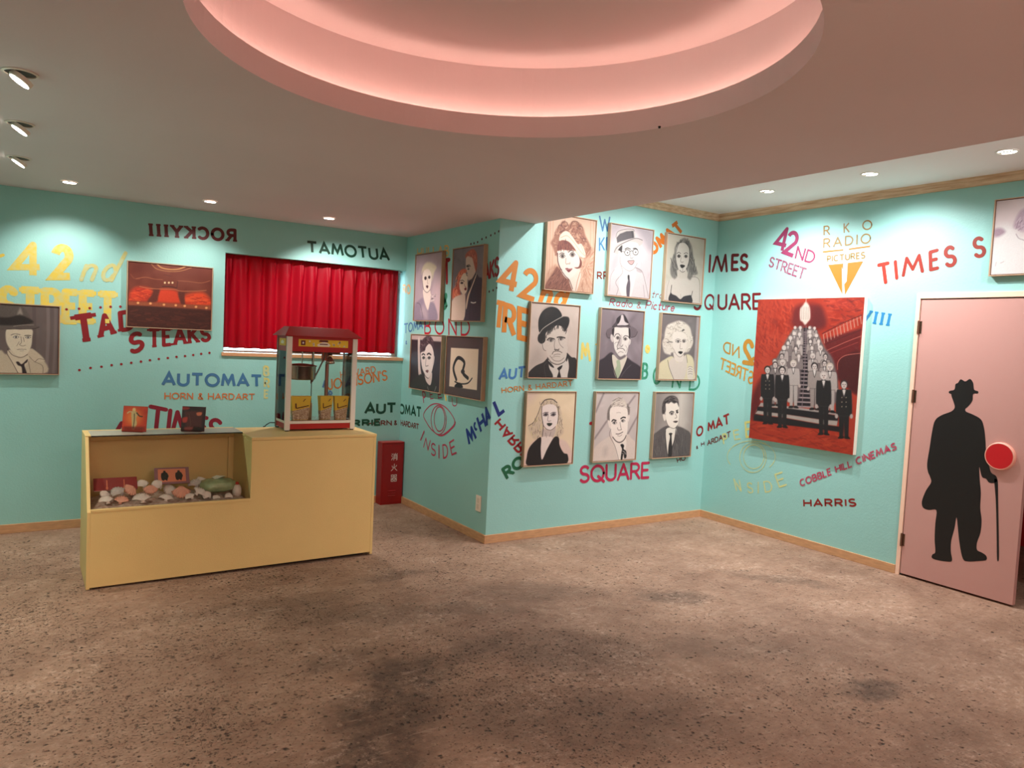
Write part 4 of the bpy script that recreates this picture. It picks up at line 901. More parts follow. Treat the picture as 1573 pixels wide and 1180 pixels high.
p.S((120, 114, 110), 5, [(1230, 790), (1300, 800), (1335, 870), (1330, 1130)], .8).S((120, 114, 110), 4, [(930, 830), (900, 950), (890, 1110)], .5)
p.F((58, 52, 58), [(935, 1115), (945, 1000), (970, 1020), (1020, 1040), (1075, 1085), (1120, 1050), (1185, 1035), (1220, 1040), (1215, 1140)]).S((44, 38, 44), 7, [(962, 900), (948, 1000)]).S((44, 38, 44), 6, [(1240, 980), (1222, 1050)]).S((130, 122, 116), 4, [(1080, 1020), (1085, 1090)], .6)
p.build('grey portrait of a woman with long wavy hair and bare shoulders', 'painting')
# --- man in bowler
p = Paint('C', (*CU[0, 1], *CZ[1]), .036, (800, 455, 7.865), MG, [(818.2, 463.3), (894.3, 468.7), (889.6, 581.5), (812.7, 582.1)], 160, 6)
p.bg((222, 206, 194), 7)
p.F((190, 178, 168), [(120, 760), (240, 640), (300, 780), (200, 860), (120, 900)], 14, al=.6)
p.F((226, 214, 202), [(340, 420), (420, 400), (520, 350), (590, 420), (600, 560), (585, 680), (560, 780), (480, 820), (400, 800), (350, 720), (330, 560)], 1)
p.F((226, 214, 202), [(300, 520), (275, 545), (290, 620), (330, 660), (340, 560)]).F((220, 206, 194), [(590, 470), (612, 480), (600, 600), (585, 600)])
p.F((232, 224, 214), [(355, 770), (430, 830), (520, 810), (590, 700), (605, 850), (600, 990), (400, 990)])
p.F((44, 40, 40), [(110, 985), (120, 930), (200, 850), (300, 800), (355, 750), (370, 860), (405, 990)], 1).F((44, 40, 40), [(585, 680), (640, 730), (700, 760), (712, 990), (600, 990), (612, 850), (600, 760)], 1)
p.S((90, 84, 82), 5, [(340, 800), (310, 850), (330, 980)], .8)
p.F((36, 32, 34), [(232, 540), (238, 470), (300, 390), (430, 300), (520, 250), (590, 245), (612, 280), (600, 350), (560, 420), (530, 370), (460, 350), (400, 400), (330, 440), (320, 540), (275, 575)])
p.F((30, 28, 30), [(250, 440), (238, 290), (290, 180), (380, 130), (470, 150), (520, 240), (430, 300), (320, 370)])
p.F((58, 54, 52), [(300, 200), (380, 150), (400, 200), (320, 300)], 12, al=.6)
p.S((206, 196, 186), 6, [(248, 455), (300, 385), (430, 298), (525, 245)]).S((120, 112, 108), 4, [(530, 240), (590, 250), (606, 290)], .6)
p.scrib([(330, 500), (350, 410), (480, 350), (580, 400), (590, 450), (500, 360), (400, 410)], 40, 50, 1.6, [(40, 36, 36), (90, 84, 80)], 7)
p.S((44, 38, 38), 12, [(345, 530), (375, 505), (430, 515)]).S((44, 38, 38), 12, [(465, 495), (510, 488), (560, 500)])
p.eye(390, 535, 28, 14, lw=6).eye(510, 515, 28, 14, lw=6)
p.S((110, 100, 96), 6, [(440, 520), (430, 600), (445, 640)], .8).S((110, 100, 96), 6, [(480, 520), (500, 580), (540, 620)], .7).S((60, 50, 50), 9, [(434, 640), (448, 648), (462, 642), (478, 648), (488, 636)])
p.S((60, 52, 52), 6, [(405, 700), (430, 665), (490, 662), (525, 680)]).S((120, 110, 104), 6, [(425, 712), (460, 698), (505, 700)], .8).S((130, 120, 112), 5, [(400, 740), (450, 725), (500, 728)], .7)
p.S((60, 54, 52), 7, [(350, 740), (400, 800), (480, 822), (560, 780), (590, 690)]).S((110, 102, 96), 6, [(380, 720), (430, 775), (500, 780), (550, 740)], .7).S((90, 82, 78), 5, [(300, 530), (285, 570), (300, 640), (330, 660)])
p.F((30, 26, 28), [(355, 785), (385, 800), (430, 855), (415, 862), (375, 835)]).F((30, 26, 28), [(470, 870), (530, 832), (520, 870), (500, 900), (515, 985), (468, 985), (488, 905)]).F((30, 26, 28), [(590, 690), (600, 720), (585, 780), (575, 770)])
p.build('grey portrait of a stern round-faced man in a tilted black bowler hat', 'painting')
# --- man in fedora
p = Paint('C', (*CU[1, 1], *CZ[1]), .036, (905, 460, 8.427), MG, [(927, 473), (993.8, 478.4), (987.5, 584), (919.8, 584)], 160, 7)
p.bg((142, 130, 136), 16)
p.F((60, 52, 60), [(130, 1040), (140, 830), (220, 760), (320, 690), (400, 800), (500, 750), (580, 800), (700, 890), (700, 1050)], 2)
p.F((232, 224, 206), [(318, 760), (345, 720), (420, 790), (500, 730), (515, 770), (440, 950), (390, 1030), (350, 950)])
p.F((180, 196, 164), [(380, 800), (420, 790), (435, 870), (430, 950), (388, 1035), (360, 930), (385, 860)])
p.S((30, 24, 30), 8, [(318, 720), (330, 850), (385, 1030)]).S((100, 90, 98), 6, [(570, 850), (500, 920), (440, 1010)], .8).S((100, 90, 98), 5, [(400, 1030), (560, 850)], .5)
p.F((116, 104, 110), [(245, 450), (260, 400), (330, 360), (440, 345), (560, 350), (630, 380), (655, 430), (620, 480), (560, 490), (540, 380), (440, 370), (345, 390), (340, 460), (290, 510), (260, 490)])
p.F((84, 74, 80), [(330, 360), (370, 300), (400, 240), (470, 195), (510, 240), (550, 350), (440, 345)])
p.F((222, 212, 212), [(395, 340), (420, 300), (440, 220), (470, 210), (490, 290), (540, 320), (500, 340)]).F((50, 42, 48), [(400, 320), (385, 260), (440, 215), (430, 280)]).F((50, 42, 48), [(485, 220), (510, 240), (535, 310), (500, 290)])
p.S((60, 52, 56), 9, [(330, 362), (440, 345), (560, 352)]).S((60, 52, 56), 6, [(250, 440), (265, 495), (300, 505)]).S((60, 52, 56), 6, [(655, 420), (625, 480), (570, 495)])
p.F((242, 236, 228), [(345, 385), (440, 370), (545, 380), (555, 500), (530, 640), (500, 740), (430, 775), (375, 720), (350, 600)])
p.F((44, 36, 42), [(325, 400), (355, 375), (345, 480), (332, 470)]).F((44, 36, 42), [(540, 380), (560, 400), (560, 500), (545, 500)])
p.F((222, 212, 208), [(310, 460), (335, 470), (345, 540), (325, 555), (305, 510)]).F((222, 212, 208), [(550, 530), (568, 525), (560, 580), (525, 600)])
p.S((60, 52, 56), 7, [(355, 490), (375, 455), (410, 450), (430, 480)]).S((60, 52, 56), 7, [(470, 500), (490, 475), (530, 480), (545, 500)])
p.eye(400, 503, 24, 18, (110, 100, 100)).eye(497, 517, 24, 16, (110, 100, 100))
p.F((190, 178, 176), [(430, 480), (450, 480), (440, 600), (400, 600)], 4, al=.8)
p.S((80, 70, 74), 6, [(430, 500), (410, 560), (390, 610), (400, 640)]).S((80, 70, 74), 6, [(465, 590), (455, 610), (435, 610)]).S((70, 60, 64), 6, [(390, 650), (420, 635), (465, 640), (490, 665)]).S((120, 110, 110), 5, [(400, 700), (430, 680), (470, 690)], .8).S((120, 110, 110), 5, [(360, 580), (375, 560), (420, 560)], .7).S((140, 130, 128), 5, [(500, 600), (520, 640), (500, 690)], .8)
p.F((110, 100, 104), [(350, 640), (375, 720), (430, 780), (500, 745), (490, 720), (430, 745), (385, 700)], 2, al=.9)
p.build('grey portrait of a long-faced man in a pinched fedora and dark coat', 'painting')
# --- platinum curls woman
p = Paint('C', (*CU[2, 1], *CZ[1]), .036, (905, 460, 8.427), MG, [(1019.5, 480.4), (1079.2, 485.2), (1072.6, 585.2), (1013.6, 584.6)], 160, 8)
p.bg((122, 114, 114), 12).F((176, 166, 166), [(1425, 200), (1468, 210), (1412, 1055), (1370, 1050)], 3, sm=False)
p.F((226, 218, 182), [(925, 1045), (935, 850), (1010, 780), (1100, 740), (1180, 800), (1290, 715), (1370, 760), (1385, 900), (1360, 1050)], 2)
p.F((222, 212, 200), [(1060, 860), (1110, 760), (1180, 820), (1280, 730), (1290, 900), (1240, 1050), (1130, 1050)])
h = [(1120, 300), (1040, 340), (1010, 420), (1000, 500), (975, 560), (985, 640), (1010, 700), (1080, 720), (1110, 690), (1280, 690), (1330, 660), (1375, 560), (1355, 450), (1330, 360), (1260, 300), (1190, 280)]
p.F((226, 218, 204), h, 3)
p.scrib(h, 90, 50, lambda x, y: math.atan2(y-480, x-1180)+1.57, [(176, 168, 156), (246, 240, 228), (150, 142, 134)], 6, .8, .7, .6)
p.F((236, 228, 216), [(1110, 450), (1200, 420), (1290, 470), (1290, 600), (1260, 690), (1210, 745), (1160, 720), (1115, 640)])
p.F((232, 222, 210), [(1120, 690), (1210, 745), (1250, 700), (1240, 800), (1150, 800)])
p.eye(1180, 550, 32, 14, (90, 84, 84)).eye(1255, 548, 26, 14, (90, 84, 84)).S((110, 100, 98), 4, [(1140, 535), (1175, 515), (1215, 528)]).S((110, 100, 98), 4, [(1235, 530), (1260, 518), (1285, 530)])
p.S((150, 140, 134), 5, [(1210, 570), (1205, 640), (1235, 640)]).F((24, 18, 22), [(1180, 688), (1205, 675), (1240, 684), (1215, 712)]).S((120, 110, 106), 4, [(1120, 640), (1160, 720), (1210, 748), (1260, 700)], .8)
p.S((70, 64, 64), 6, [(1035, 565), (1075, 555), (1110, 560)]).F((96, 90, 88), [(1225, 415), (1245, 388), (1265, 398), (1245, 415)]).S((90, 84, 82), 5, [(1045, 790), (1070, 900), (1130, 1050)]).S((90, 84, 82), 5, [(1285, 720), (1300, 820)])
p.F((230, 222, 208), [(1300, 900), (1330, 860), (1370, 900), (1368, 1040), (1310, 1030), (1295, 960)])
for y in (880, 910, 940, 970): p.S((100, 92, 90), 4, [(1310, y), (1335, y-10), (1365, y)], .8)
p.build('portrait of a woman with short platinum curls and a cream shawl', 'painting')
# --- woman in black dress
p = Paint('C', (*CU[0, 2], *CZ[2]), .036, (790, 590, 8.43), MG, [(812.5, 601.9), (889, 602.1), (881.9, 714), (805.7, 718.7)], 160, 9)
p.bg((228, 208, 176), 7).F((214, 190, 178), [(190, 110), (330, 110), (260, 220), (190, 240)], 14, al=.8)
p.F((222, 196, 184), [(140, 1060), (170, 900), (260, 760), (380, 700), (600, 720), (700, 760), (770, 900), (780, 1040)], 3)
h = [(370, 260), (420, 210), (500, 200), (570, 230), (610, 300), (640, 400), (650, 560), (660, 640), (600, 690), (545, 680), (580, 560), (600, 400), (400, 400), (395, 560), (390, 660), (300, 730), (240, 670), (205, 560), (270, 510), (330, 420)]
p.F((206, 188, 164), h, 3)
p.scrib(h, 100, 55, 1.5, [(120, 104, 96), (226, 212, 186), (90, 78, 76), (214, 206, 130)], 6, .5, .6, .3)
p.F((238, 226, 220), [(385, 320), (470, 270), (560, 290), (590, 380), (585, 500), (540, 580), (490, 605), (430, 580), (395, 500)])
p.F((196, 180, 172), [(400, 590), (490, 610), (560, 570), (540, 680), (450, 800), (390, 700)], 2).F((232, 218, 210), [(370, 700), (520, 700), (460, 820), (380, 990), (360, 820)])
p.S((56, 48, 52), 9, [(380, 270), (430, 215), (520, 205), (580, 250)]).S((70, 60, 62), 6, [(372, 290), (330, 400), (280, 500), (210, 550)]).S((70, 60, 62), 8, [(385, 300), (383, 420), (400, 560), (385, 690)]).S((50, 42, 46), 8, [(595, 300), (600, 420), (585, 520)])
for cx in (435, 533): p.F((110, 100, 104), [(cx-36, 410), (cx, 380), (cx+34, 396), (cx+10, 425), (cx-20, 424)]); p.S((40, 34, 40), 5, [(cx-38, 392), (cx-5, 374), (cx+34, 376)]); p.E((40, 34, 38), cx, 404, 12, 12)
p.S((90, 80, 82), 5, [(468, 410), (460, 485), (500, 486)]).F((34, 44, 36), [(446, 522), (475, 512), (518, 520), (492, 552), (466, 550)]).S((80, 70, 72), 6, [(400, 540), (440, 590), (500, 605), (560, 560)], .9)
p.F((26, 22, 24), [(190, 1060), (185, 950), (215, 840), (290, 750), (370, 700), (365, 850), (380, 990), (450, 850), (540, 700), (600, 705), (610, 800), (660, 900), (712, 925), (690, 1040), (400, 1055)], 1)
p.S((110, 100, 98), 5, [(430, 640), (440, 700)], .8).S((110, 100, 98), 5, [(500, 630), (480, 690)], .8)
p.build('cream portrait of a blonde woman in a sleeveless black dress', 'painting')
# --- fair-haired man in light suit
p = Paint('C', (*CU[1, 2], *CZ[2]), .036, (895, 590, 8.279), MG, [(917.7, 601.5), (985.6, 601.5), (979.5, 707.2), (912.9, 711.4)], 160, 10)
p.bg((196, 186, 182), 8)
for a, b_ in (((290, 120), (190, 360)), ((690, 150), (560, 330)), ((730, 400), (600, 640)), ((330, 480), (180, 700))): p.S((146, 136, 136), 26, [a, b_], .6); p.S((120, 110, 112), 6, [a, b_], .7)
p.F((214, 200, 190), [(160, 980), (170, 840), (260, 740), (370, 670), (400, 640), (590, 640), (640, 690), (705, 770), (705, 975)], 2)
p.F((232, 222, 212), [(410, 700), (490, 760), (570, 700), (580, 800), (520, 975), (480, 970), (440, 800)])
h = [(335, 440), (345, 330), (380, 260), (430, 190), (480, 170), (540, 190), (590, 250), (625, 320), (610, 420), (590, 300), (500, 300), (400, 300), (370, 480), (350, 480)]
p.F((206, 196, 184), h, 2); p.scrib(h, 90, 38, lambda x, y: math.atan2(y-480, x-500)+1.35, [(130, 120, 116), (236, 226, 214), (104, 94, 92)], 5, .25, .6, .3)
p.F((90, 82, 80), [(335, 440), (345, 330), (385, 265), (392, 330), (372, 470), (350, 480)], 2, al=.7).F((90, 82, 80), [(590, 250), (625, 320), (612, 420), (596, 330)], 2, al=.7)
p.F((236, 226, 216), [(375, 320), (440, 290), (530, 295), (590, 320), (600, 440), (595, 600), (560, 690), (490, 740), (420, 700), (385, 590), (370, 460)])
p.F((226, 214, 204), [(345, 470), (375, 480), (385, 540), (365, 560)]).F((226, 214, 204), [(605, 400), (625, 410), (610, 480), (600, 470)])
p.S((30, 24, 26), 13, [(398, 480), (415, 460), (450, 470)]).S((30, 24, 26), 13, [(512, 445), (540, 428), (570, 432)]).eye(433, 500, 27, 16, (110, 104, 104), look=-4).eye(540, 474, 26, 15, (110, 104, 104), look=-4)
p.S((120, 110, 106), 6, [(500, 490), (515, 570), (520, 585), (480, 590), (468, 560)]).S((70, 58, 60), 7, [(450, 640), (490, 640), (538, 615)]).S((140, 124, 120), 6, [(470, 662), (500, 668), (525, 650)], .8).S((150, 140, 134), 5, [(455, 370), (490, 365), (510, 372)], .7)
p.S((60, 52, 52), 9, [(410, 680), (450, 730), (500, 748), (550, 720), (580, 660)]).S((90, 82, 80), 5, [(385, 580), (370, 660), (440, 800), (485, 965)], .8)
p.F((24, 20, 24), [(508, 780), (535, 768), (555, 790), (548, 830), (580, 860), (585, 930), (560, 950), (545, 900), (530, 970), (512, 960), (520, 880), (528, 830)]).scrib([(530, 850), (580, 870), (570, 940), (530, 940)], 8, 20, .5, [(230, 222, 214)], 5)
p.F((170, 160, 156), [(300, 830), (340, 820), (330, 900), (300, 910)], 10, al=.6)
p.build('grey portrait of a fair-haired man in a pale suit and patterned tie', 'painting')
# --- dark quiff man
p = Paint('C', (*CU[2, 2], *CZ[2]), .036, (895, 590, 8.279), MG, [(1009.1, 601.5), (1070.1, 602.1), (1064.1, 702.3), (1004.3, 706)], 160, 11)
p.bg((160, 152, 146), 8).F((212, 206, 196), [(1240, 120), (1330, 120), (1310, 560), (1230, 520)], 26, al=.9).F((110, 104, 102), [(950, 120), (1020, 110), (1010, 500), (940, 560)], 26, al=.6)
p.F((92, 86, 86), [(915, 940), (925, 680), (980, 610), (1090, 540), (1220, 540), (1330, 580), (1405, 660), (1395, 925)], 2)
p.scrib([(930, 930), (940, 680), (1090, 560), (1330, 600), (1390, 700), (1380, 910)], 90, 90, 1.45, [(70, 64, 66), (116, 110, 108)], 9, .3, .5)
p.F((228, 222, 210), [(1085, 600), (1130, 560), (1215, 560), (1210, 640), (1180, 760), (1115, 900), (1095, 760)])
p.F((232, 224, 212), [(1080, 260), (1160, 220), (1240, 250), (1255, 340), (1250, 450), (1230, 540), (1190, 570), (1120, 540), (1085, 440)])
p.F((222, 212, 200), [(1045, 395), (1080, 400), (1085, 460), (1062, 470)])
p.F((70, 64, 64), [(1035, 370), (1038, 260), (1070, 190), (1130, 150), (1200, 155), (1240, 200), (1250, 290), (1225, 240), (1190, 250), (1150, 230), (1120, 250), (1080, 250), (1082, 340), (1060, 380)], 2)
p.scrib([(1040, 360), (1045, 240), (1120, 160), (1200, 170), (1235, 220), (1080, 250), (1070, 370)], 50, 40, lambda x, y: math.atan2(y-330, x-1140)+1.5, [(30, 26, 28), (120, 112, 110)], 6)
p.S((36, 30, 32), 9, [(1130, 372), (1155, 352), (1188, 362)]).S((36, 30, 32), 9, [(1215, 345), (1240, 335)]).eye(1160, 384, 24, 14, (80, 74, 74)).eye(1230, 365, 14, 13, (80, 74, 74))
p.S((110, 100, 96), 5, [(1205, 380), (1225, 430), (1200, 440)]).F((70, 52, 52), [(1178, 485), (1205, 475), (1240, 478), (1215, 500)]).S((110, 100, 96), 5, [(1085, 460), (1120, 540), (1190, 572), (1235, 530)])
p.F((44, 38, 40), [(1125, 640), (1150, 628), (1172, 640), (1160, 670), (1170, 850), (1160, 925), (1120, 930), (1122, 800), (1140, 680)]).S((56, 50, 52), 6, [(1085, 600), (1085, 700), (1110, 900)]).S((56, 50, 52), 6, [(1215, 560), (1195, 720), (1150, 900)])
p.build('grey portrait of a young man with dark quiff, dark suit and narrow tie', 'painting')
# ---------------- return wall
RYa, RYb = (5.905, 5.410), (5.236, 4.757)
p = Paint('R', (*RYa, 1.629, 2.202), .037, (620, 370, 9.079), MG, [(634.3, 390.4), (676.2, 384.9), (671.8, 493.4), (631.6, 493.4)], 140, 12)
p.bg((168, 150, 158), 10, ang=1.2).F((208, 178, 182), [(380, 640), (500, 560), (480, 1110), (390, 1100)], 20, al=.7)
p.F((204, 192, 166), [(215, 470), (225, 370), (280, 300), (360, 310), (420, 370), (390, 440), (360, 560), (350, 480), (240, 430)], 3)
p.F((224, 208, 196), [(225, 520), (245, 420), (310, 400), (350, 470), (350, 560), (330, 680), (290, 725), (245, 680)])
p.F((220, 200, 190), [(235, 690), (290, 730), (330, 690), (340, 800), (305, 970), (255, 850)])
p.F((136, 124, 140), [(110, 1100), (120, 900), (160, 850), (230, 800), (260, 880), (305, 975), (340, 860), (400, 900), (420, 1110)], 3).F((180, 160, 166), [(240, 900), (300, 1000), (290, 1110), (210, 1000)], 8, al=.7)
p.E((40, 32, 38), 267, 525, 17, 24).E((40, 32, 38), 320, 512, 15, 22).S((150, 130, 124), 4, [(296, 530), (294, 590), (305, 600)]).F((52, 20, 32), [(275, 640), (292, 625), (308, 640), (295, 668)]).S((90, 76, 78), 5, [(225, 560), (245, 680), (290, 725), (330, 690)], .7)
p.scrib([(330, 750), (400, 700), (420, 820), (340, 850)], 14, 25, 0, [(90, 80, 84), (220, 206, 200)], 5).S((90, 80, 90), 6, [(150, 870), (200, 900), (240, 1080)], .7)
p.build('mauve portrait of a fair woman in a V-necked jacket beside the window corner', 'painting')
p = Paint('R', (*RYb, 1.629, 2.202), .037, (620, 370, 9.079), MG, [(692.1, 381.6), (740.1, 374.4), (735.7, 494.5), (687.7, 492.8)], 150, 13)
p.bg((116, 106, 112), 8)
p.F((62, 56, 70), [(800, 1120), (790, 950), (850, 700), (870, 560), (960, 450), (1010, 500), (1060, 570), (1050, 1120)], 1)
p.F((200, 172, 158), [(825, 360), (830, 230), (890, 190), (960, 250), (970, 380), (930, 500), (870, 540), (840, 500), (850, 440), (822, 420)])
p.F((168, 84, 66), [(820, 240), (830, 170), (920, 110), (975, 170), (985, 300), (970, 430), (940, 330), (910, 230), (850, 210)]).scrib([(830, 200), (920, 120), (975, 180), (970, 340), (920, 220)], 30, 40, 1.3, [(120, 56, 46), (204, 120, 96)], 6)
p.F((206, 104, 76), [(700, 620), (720, 450), (790, 380), (840, 410), (800, 480), (740, 560), (750, 800), (700, 850), (640, 780), (650, 660)], 2).scrib([(650, 800), (700, 480), (800, 400), (750, 560), (750, 800)], 60, 50, 1.5, [(236, 150, 110), (160, 62, 46)], 7, .5, .7, .4)
p.F((230, 208, 190), [(740, 560), (790, 450), (840, 460), (850, 560), (845, 680), (800, 745), (760, 700), (740, 640)]).F((222, 194, 178), [(620, 1110), (640, 820), (760, 740), (820, 760), (800, 1100)], 2)
p.F((220, 196, 174), [(830, 900), (850, 760), (900, 640), (975, 450), (960, 520), (880, 740), (840, 940)]).F((26, 22, 30), [(865, 560), (895, 570), (885, 650), (860, 620)])
p.E((40, 30, 34), 772, 578, 20, 14).S((60, 40, 38), 5, [(750, 550), (780, 540), (805, 560)]).F((110, 20, 34), [(806, 660), (830, 640), (838, 672), (818, 682)]).S((140, 100, 86), 4, [(805, 590), (812, 625), (828, 628)])
p.E((46, 38, 40), 855, 352, 22, 10).E((46, 38, 40), 862, 386, 14, 10).S((60, 44, 42), 6, [(835, 340), (870, 330), (890, 350)]).S((120, 88, 76), 6, [(830, 420), (835, 470), (850, 480)]).S((90, 66, 60), 5, [(970, 350), (965, 430), (905, 540)])
p.S((232, 226, 222), 8, [(900, 850), (935, 860), (968, 852)]).S((40, 34, 44), 5, [(960, 520), (900, 800), (880, 1100)], .7)
p.build('painting of an embracing couple, red-haired woman and man in dark suit', 'painting')
p = Paint('R', (5.932, 5.357, 1.044, 1.519), .037, (615, 495, 9.076), MG, [(627.7, 512.6), (675.6, 514.8), (671.7, 605.2), (624.7, 595.5)], 170, 14)
p.bg((52, 42, 50), 5).F((190, 168, 164), [(115, 160), (560, 185), (550, 275), (430, 265), (300, 250), (200, 245), (115, 240)], 2, sm=False).F((206, 186, 180), [(205, 250), (235, 250), (240, 600), (260, 760), (215, 720)], 1)
p.F((52, 50, 50), [(90, 920), (110, 830), (200, 750), (270, 730), (340, 860), (380, 880), (400, 760), (440, 840), (500, 1000), (300, 960)], 2)
p.F((226, 210, 204), [(245, 440), (280, 400), (360, 300), (410, 360), (430, 480), (420, 600), (390, 720), (350, 780), (300, 720), (262, 620)])
p.F((214, 196, 190), [(300, 720), (350, 785), (400, 700), (400, 800), (375, 880), (320, 820)]).F((210, 192, 186), [(420, 470), (438, 490), (425, 590), (412, 600)])
p.F((78, 62, 70), [(235, 420), (240, 300), (300, 210), (370, 190), (420, 260), (425, 400), (400, 330), (350, 290), (320, 330), (300, 400), (260, 410)], 2).scrib([(240, 400), (250, 280), (340, 200), (410, 260), (350, 290), (290, 400)], 40, 40, 1.2, [(44, 32, 40), (122, 104, 108)], 7, .6, .7, .5)
p.S((40, 30, 36), 9, [(262, 455), (280, 440), (302, 455)]).S((40, 30, 36), 10, [(335, 450), (360, 436), (388, 455)]).eye(286, 498, 20, 16).eye(363, 500, 22, 16)
p.S((120, 100, 100), 5, [(320, 500), (312, 600), (325, 612), (350, 605)]).F((110, 70, 74), [(312, 680), (335, 665), (355, 675), (340, 706)]).S((90, 74, 76), 5, [(262, 640), (310, 750), (350, 785)], .8)
p.S((160, 156, 152), 6, [(440, 960), (460, 900)], .8).S((160, 156, 152), 6, [(340, 900), (355, 955)], .7)
p.build('dark portrait of a tousle-haired young man in a black jacket', 'painting')
p = Paint('R', (5.282, 4.703, 1.044, 1.519), .037, (615, 495, 9.076), MG, [(682, 515.9), (739.5, 517), (735.6, 616.7), (678.7, 606.3)], 170, 15)
p.bg((78, 62, 62), 4).F((222, 198, 174), [(665, 360), (1048, 372), (1028, 948), (643, 895)], 1, sm=False, tex=3)
# a plain generic brush design takes the place of the cartoon drawing
p.S((30, 22, 24), 26, [(740, 800), (700, 640), (760, 500), (850, 560), (830, 700), (900, 780)]).S((30, 22, 24), 10, [(720, 830), (800, 860), (900, 850), (960, 780)]).E((30, 22, 24), 830, 690, 26, 32).F((30, 22, 24), [(720, 905), (740, 860), (800, 850), (830, 915)], 1)
p.build('painting of a black brush design on a cream square with dark brown surround', 'painting')
# ---------------- back wall
p = Paint('B', (-.342, .239, 1.105, 1.588), .037, (0, 460, 9.073), MG, [(-86.0, 460.9), (91.5, 469.7), (92, 576.3), (-91.0, 574.6)], 190, 16)
p.bg((106, 92, 90), 5)
for x, c in ((420, 74), (520, 96), (640, 132), (690, 88), (760, 120), (800, 92), (-300, 90), (-420, 120), (-560, 84)): p.S((c+8, c-4, c-4), 60, [(x, 60), (x+10, 500), (x-15, 1040)], .5)
p.F((196, 180, 158), [(-500, 1040), (-380, 820), (-120, 700), (0, 760), (340, 680), (450, 720), (580, 830), (575, 1040)], 2)
p.F((206, 188, 166), [(350, 700), (420, 690), (590, 830), (560, 862), (430, 870), (340, 790)]).S((90, 74, 70), 6, [(350, 790), (430, 860), (560, 920), (570, 1030)]).S((90, 74, 70), 7, [(330, 830), (370, 1020)]).S((90, 74, 70), 7, [(590, 835), (500, 822), (440, 870)])
p.F((222, 208, 186), [(0, 400), (200, 410), (390, 410), (395, 520), (380, 640), (320, 750), (230, 800), (130, 770), (40, 680), (-20, 560)])
p.F((214, 198, 176), [(0, 730), (60, 700), (180, 820), (330, 780), (330, 870), (200, 1030), (80, 900)])
p.S((70, 54, 54), 9, [(0, 680), (70, 760), (160, 795), (240, 800), (320, 760)]).S((50, 38, 40), 9, [(0, 760), (80, 880), (170, 1030)])
p.F((34, 24, 30), [(140, 870), (180, 865), (230, 900), (320, 830), (315, 870), (270, 910), (310, 1035), (245, 1035), (225, 940), (170, 915)])
p.F((92, 82, 78), [(-240, 300), (-160, 120), (0, 70), (200, 80), (300, 150), (390, 300), (420, 340), (0, 370), (-240, 350)], 2).F((36, 30, 30), [(-230, 330), (-220, 240), (0, 245), (200, 215), (370, 270), (390, 320), (100, 350)], 2).F((150, 138, 130), [(160, 200), (190, 130), (210, 110), (245, 200), (200, 195)], 2)
p.F((96, 84, 80), [(-340, 350), (-100, 380), (100, 365), (300, 345), (430, 350), (520, 372), (440, 395), (300, 395), (100, 400), (-150, 420), (-330, 400)], 1).S((180, 166, 156), 7, [(100, 365), (250, 348), (420, 345)]).S((34, 26, 28), 9, [(0, 405), (200, 402), (400, 400), (500, 380)])
p.S((46, 36, 38), 9, [(60, 488), (120, 470), (200, 482)]).S((46, 36, 38), 13, [(278, 495), (330, 490), (375, 495)]).eye(140, 515, 46, 15).eye(330, 520, 40, 13)
p.S((90, 74, 68), 7, [(215, 510), (225, 590), (195, 620), (240, 640), (290, 630)]).S((90, 74, 68), 6, [(255, 520), (270, 580)]).S((100, 84, 78), 6, [(190, 580), (150, 640)], .8).S((70, 54, 52), 7, [(155, 692), (220, 686), (300, 690)]).S((130, 112, 100), 5, [(200, 712), (260, 708)], .8)
p.build('portrait of a man in a fedora and trench coat at the left edge', 'painting')
p = Paint('B', (.652, 1.244, 1.463, 1.948), .037, (180, 390, 9.075), MG, [(195.4, 399.4), (328.2, 411.5), (326.6, 508.5), (195.4, 502.6)], 190, 17)
p.bg((112, 50, 34), 8, n=90)
p.F((196, 56, 28), [(170, 620), (200, 520), (300, 460), (480, 490), (500, 620), (480, 660), (170, 655)], 5).F((212, 62, 30), [(560, 660), (600, 500), (820, 510), (880, 600), (900, 690), (560, 675)], 5).F((226, 74, 34), [(940, 700), (930, 620), (1000, 560), (1200, 540), (1310, 640), (1320, 720)], 5)
p.scrib([(170, 640), (300, 470), (480, 490), (490, 660)], 30, 120, .05, [(150, 36, 20), (224, 86, 44)], 12).scrib([(950, 690), (1000, 570), (1300, 620), (1310, 710)], 30, 120, .08, [(236, 96, 50), (170, 44, 22)], 12)
p.F((96, 40, 28), [(430, 670), (500, 560), (520, 480), (600, 490), (580, 600), (555, 670)], 2).F((96, 40, 28), [(860, 540), (940, 540), (950, 620), (955, 710), (900, 700)], 2)
p.F((66, 28, 20), [(160, 720), (500, 735), (900, 765), (1340, 795), (1340, 1080), (150, 1020)], 2, sm=False).scrib([(170, 780), (1320, 840), (1320, 1050), (160, 1000)], 60, 130, .1, [(86, 38, 28), (50, 20, 16), (104, 48, 34)], 20, .4, .5)
p.F((150, 76, 46), [(165, 668), (500, 680), (900, 705), (1330, 725), (1330, 780), (900, 750), (500, 728), (165, 712)], 1, sm=False)
for x, y in ((300, 685), (475, 692), (663, 710), (828, 718), (953, 728), (1110, 740), (1255, 755)): p.E((240, 170, 110), x, y, 18, 15).S((120, 70, 50), 7, [(x-12, y+28), (x+14, y+34)])
p.S((196, 140, 84), 18, [(550, 130), (620, 190), (740, 215), (860, 210), (960, 175)]).S((196, 140, 84), 7, [(480, 140), (560, 210), (740, 245), (900, 235), (1040, 190)])
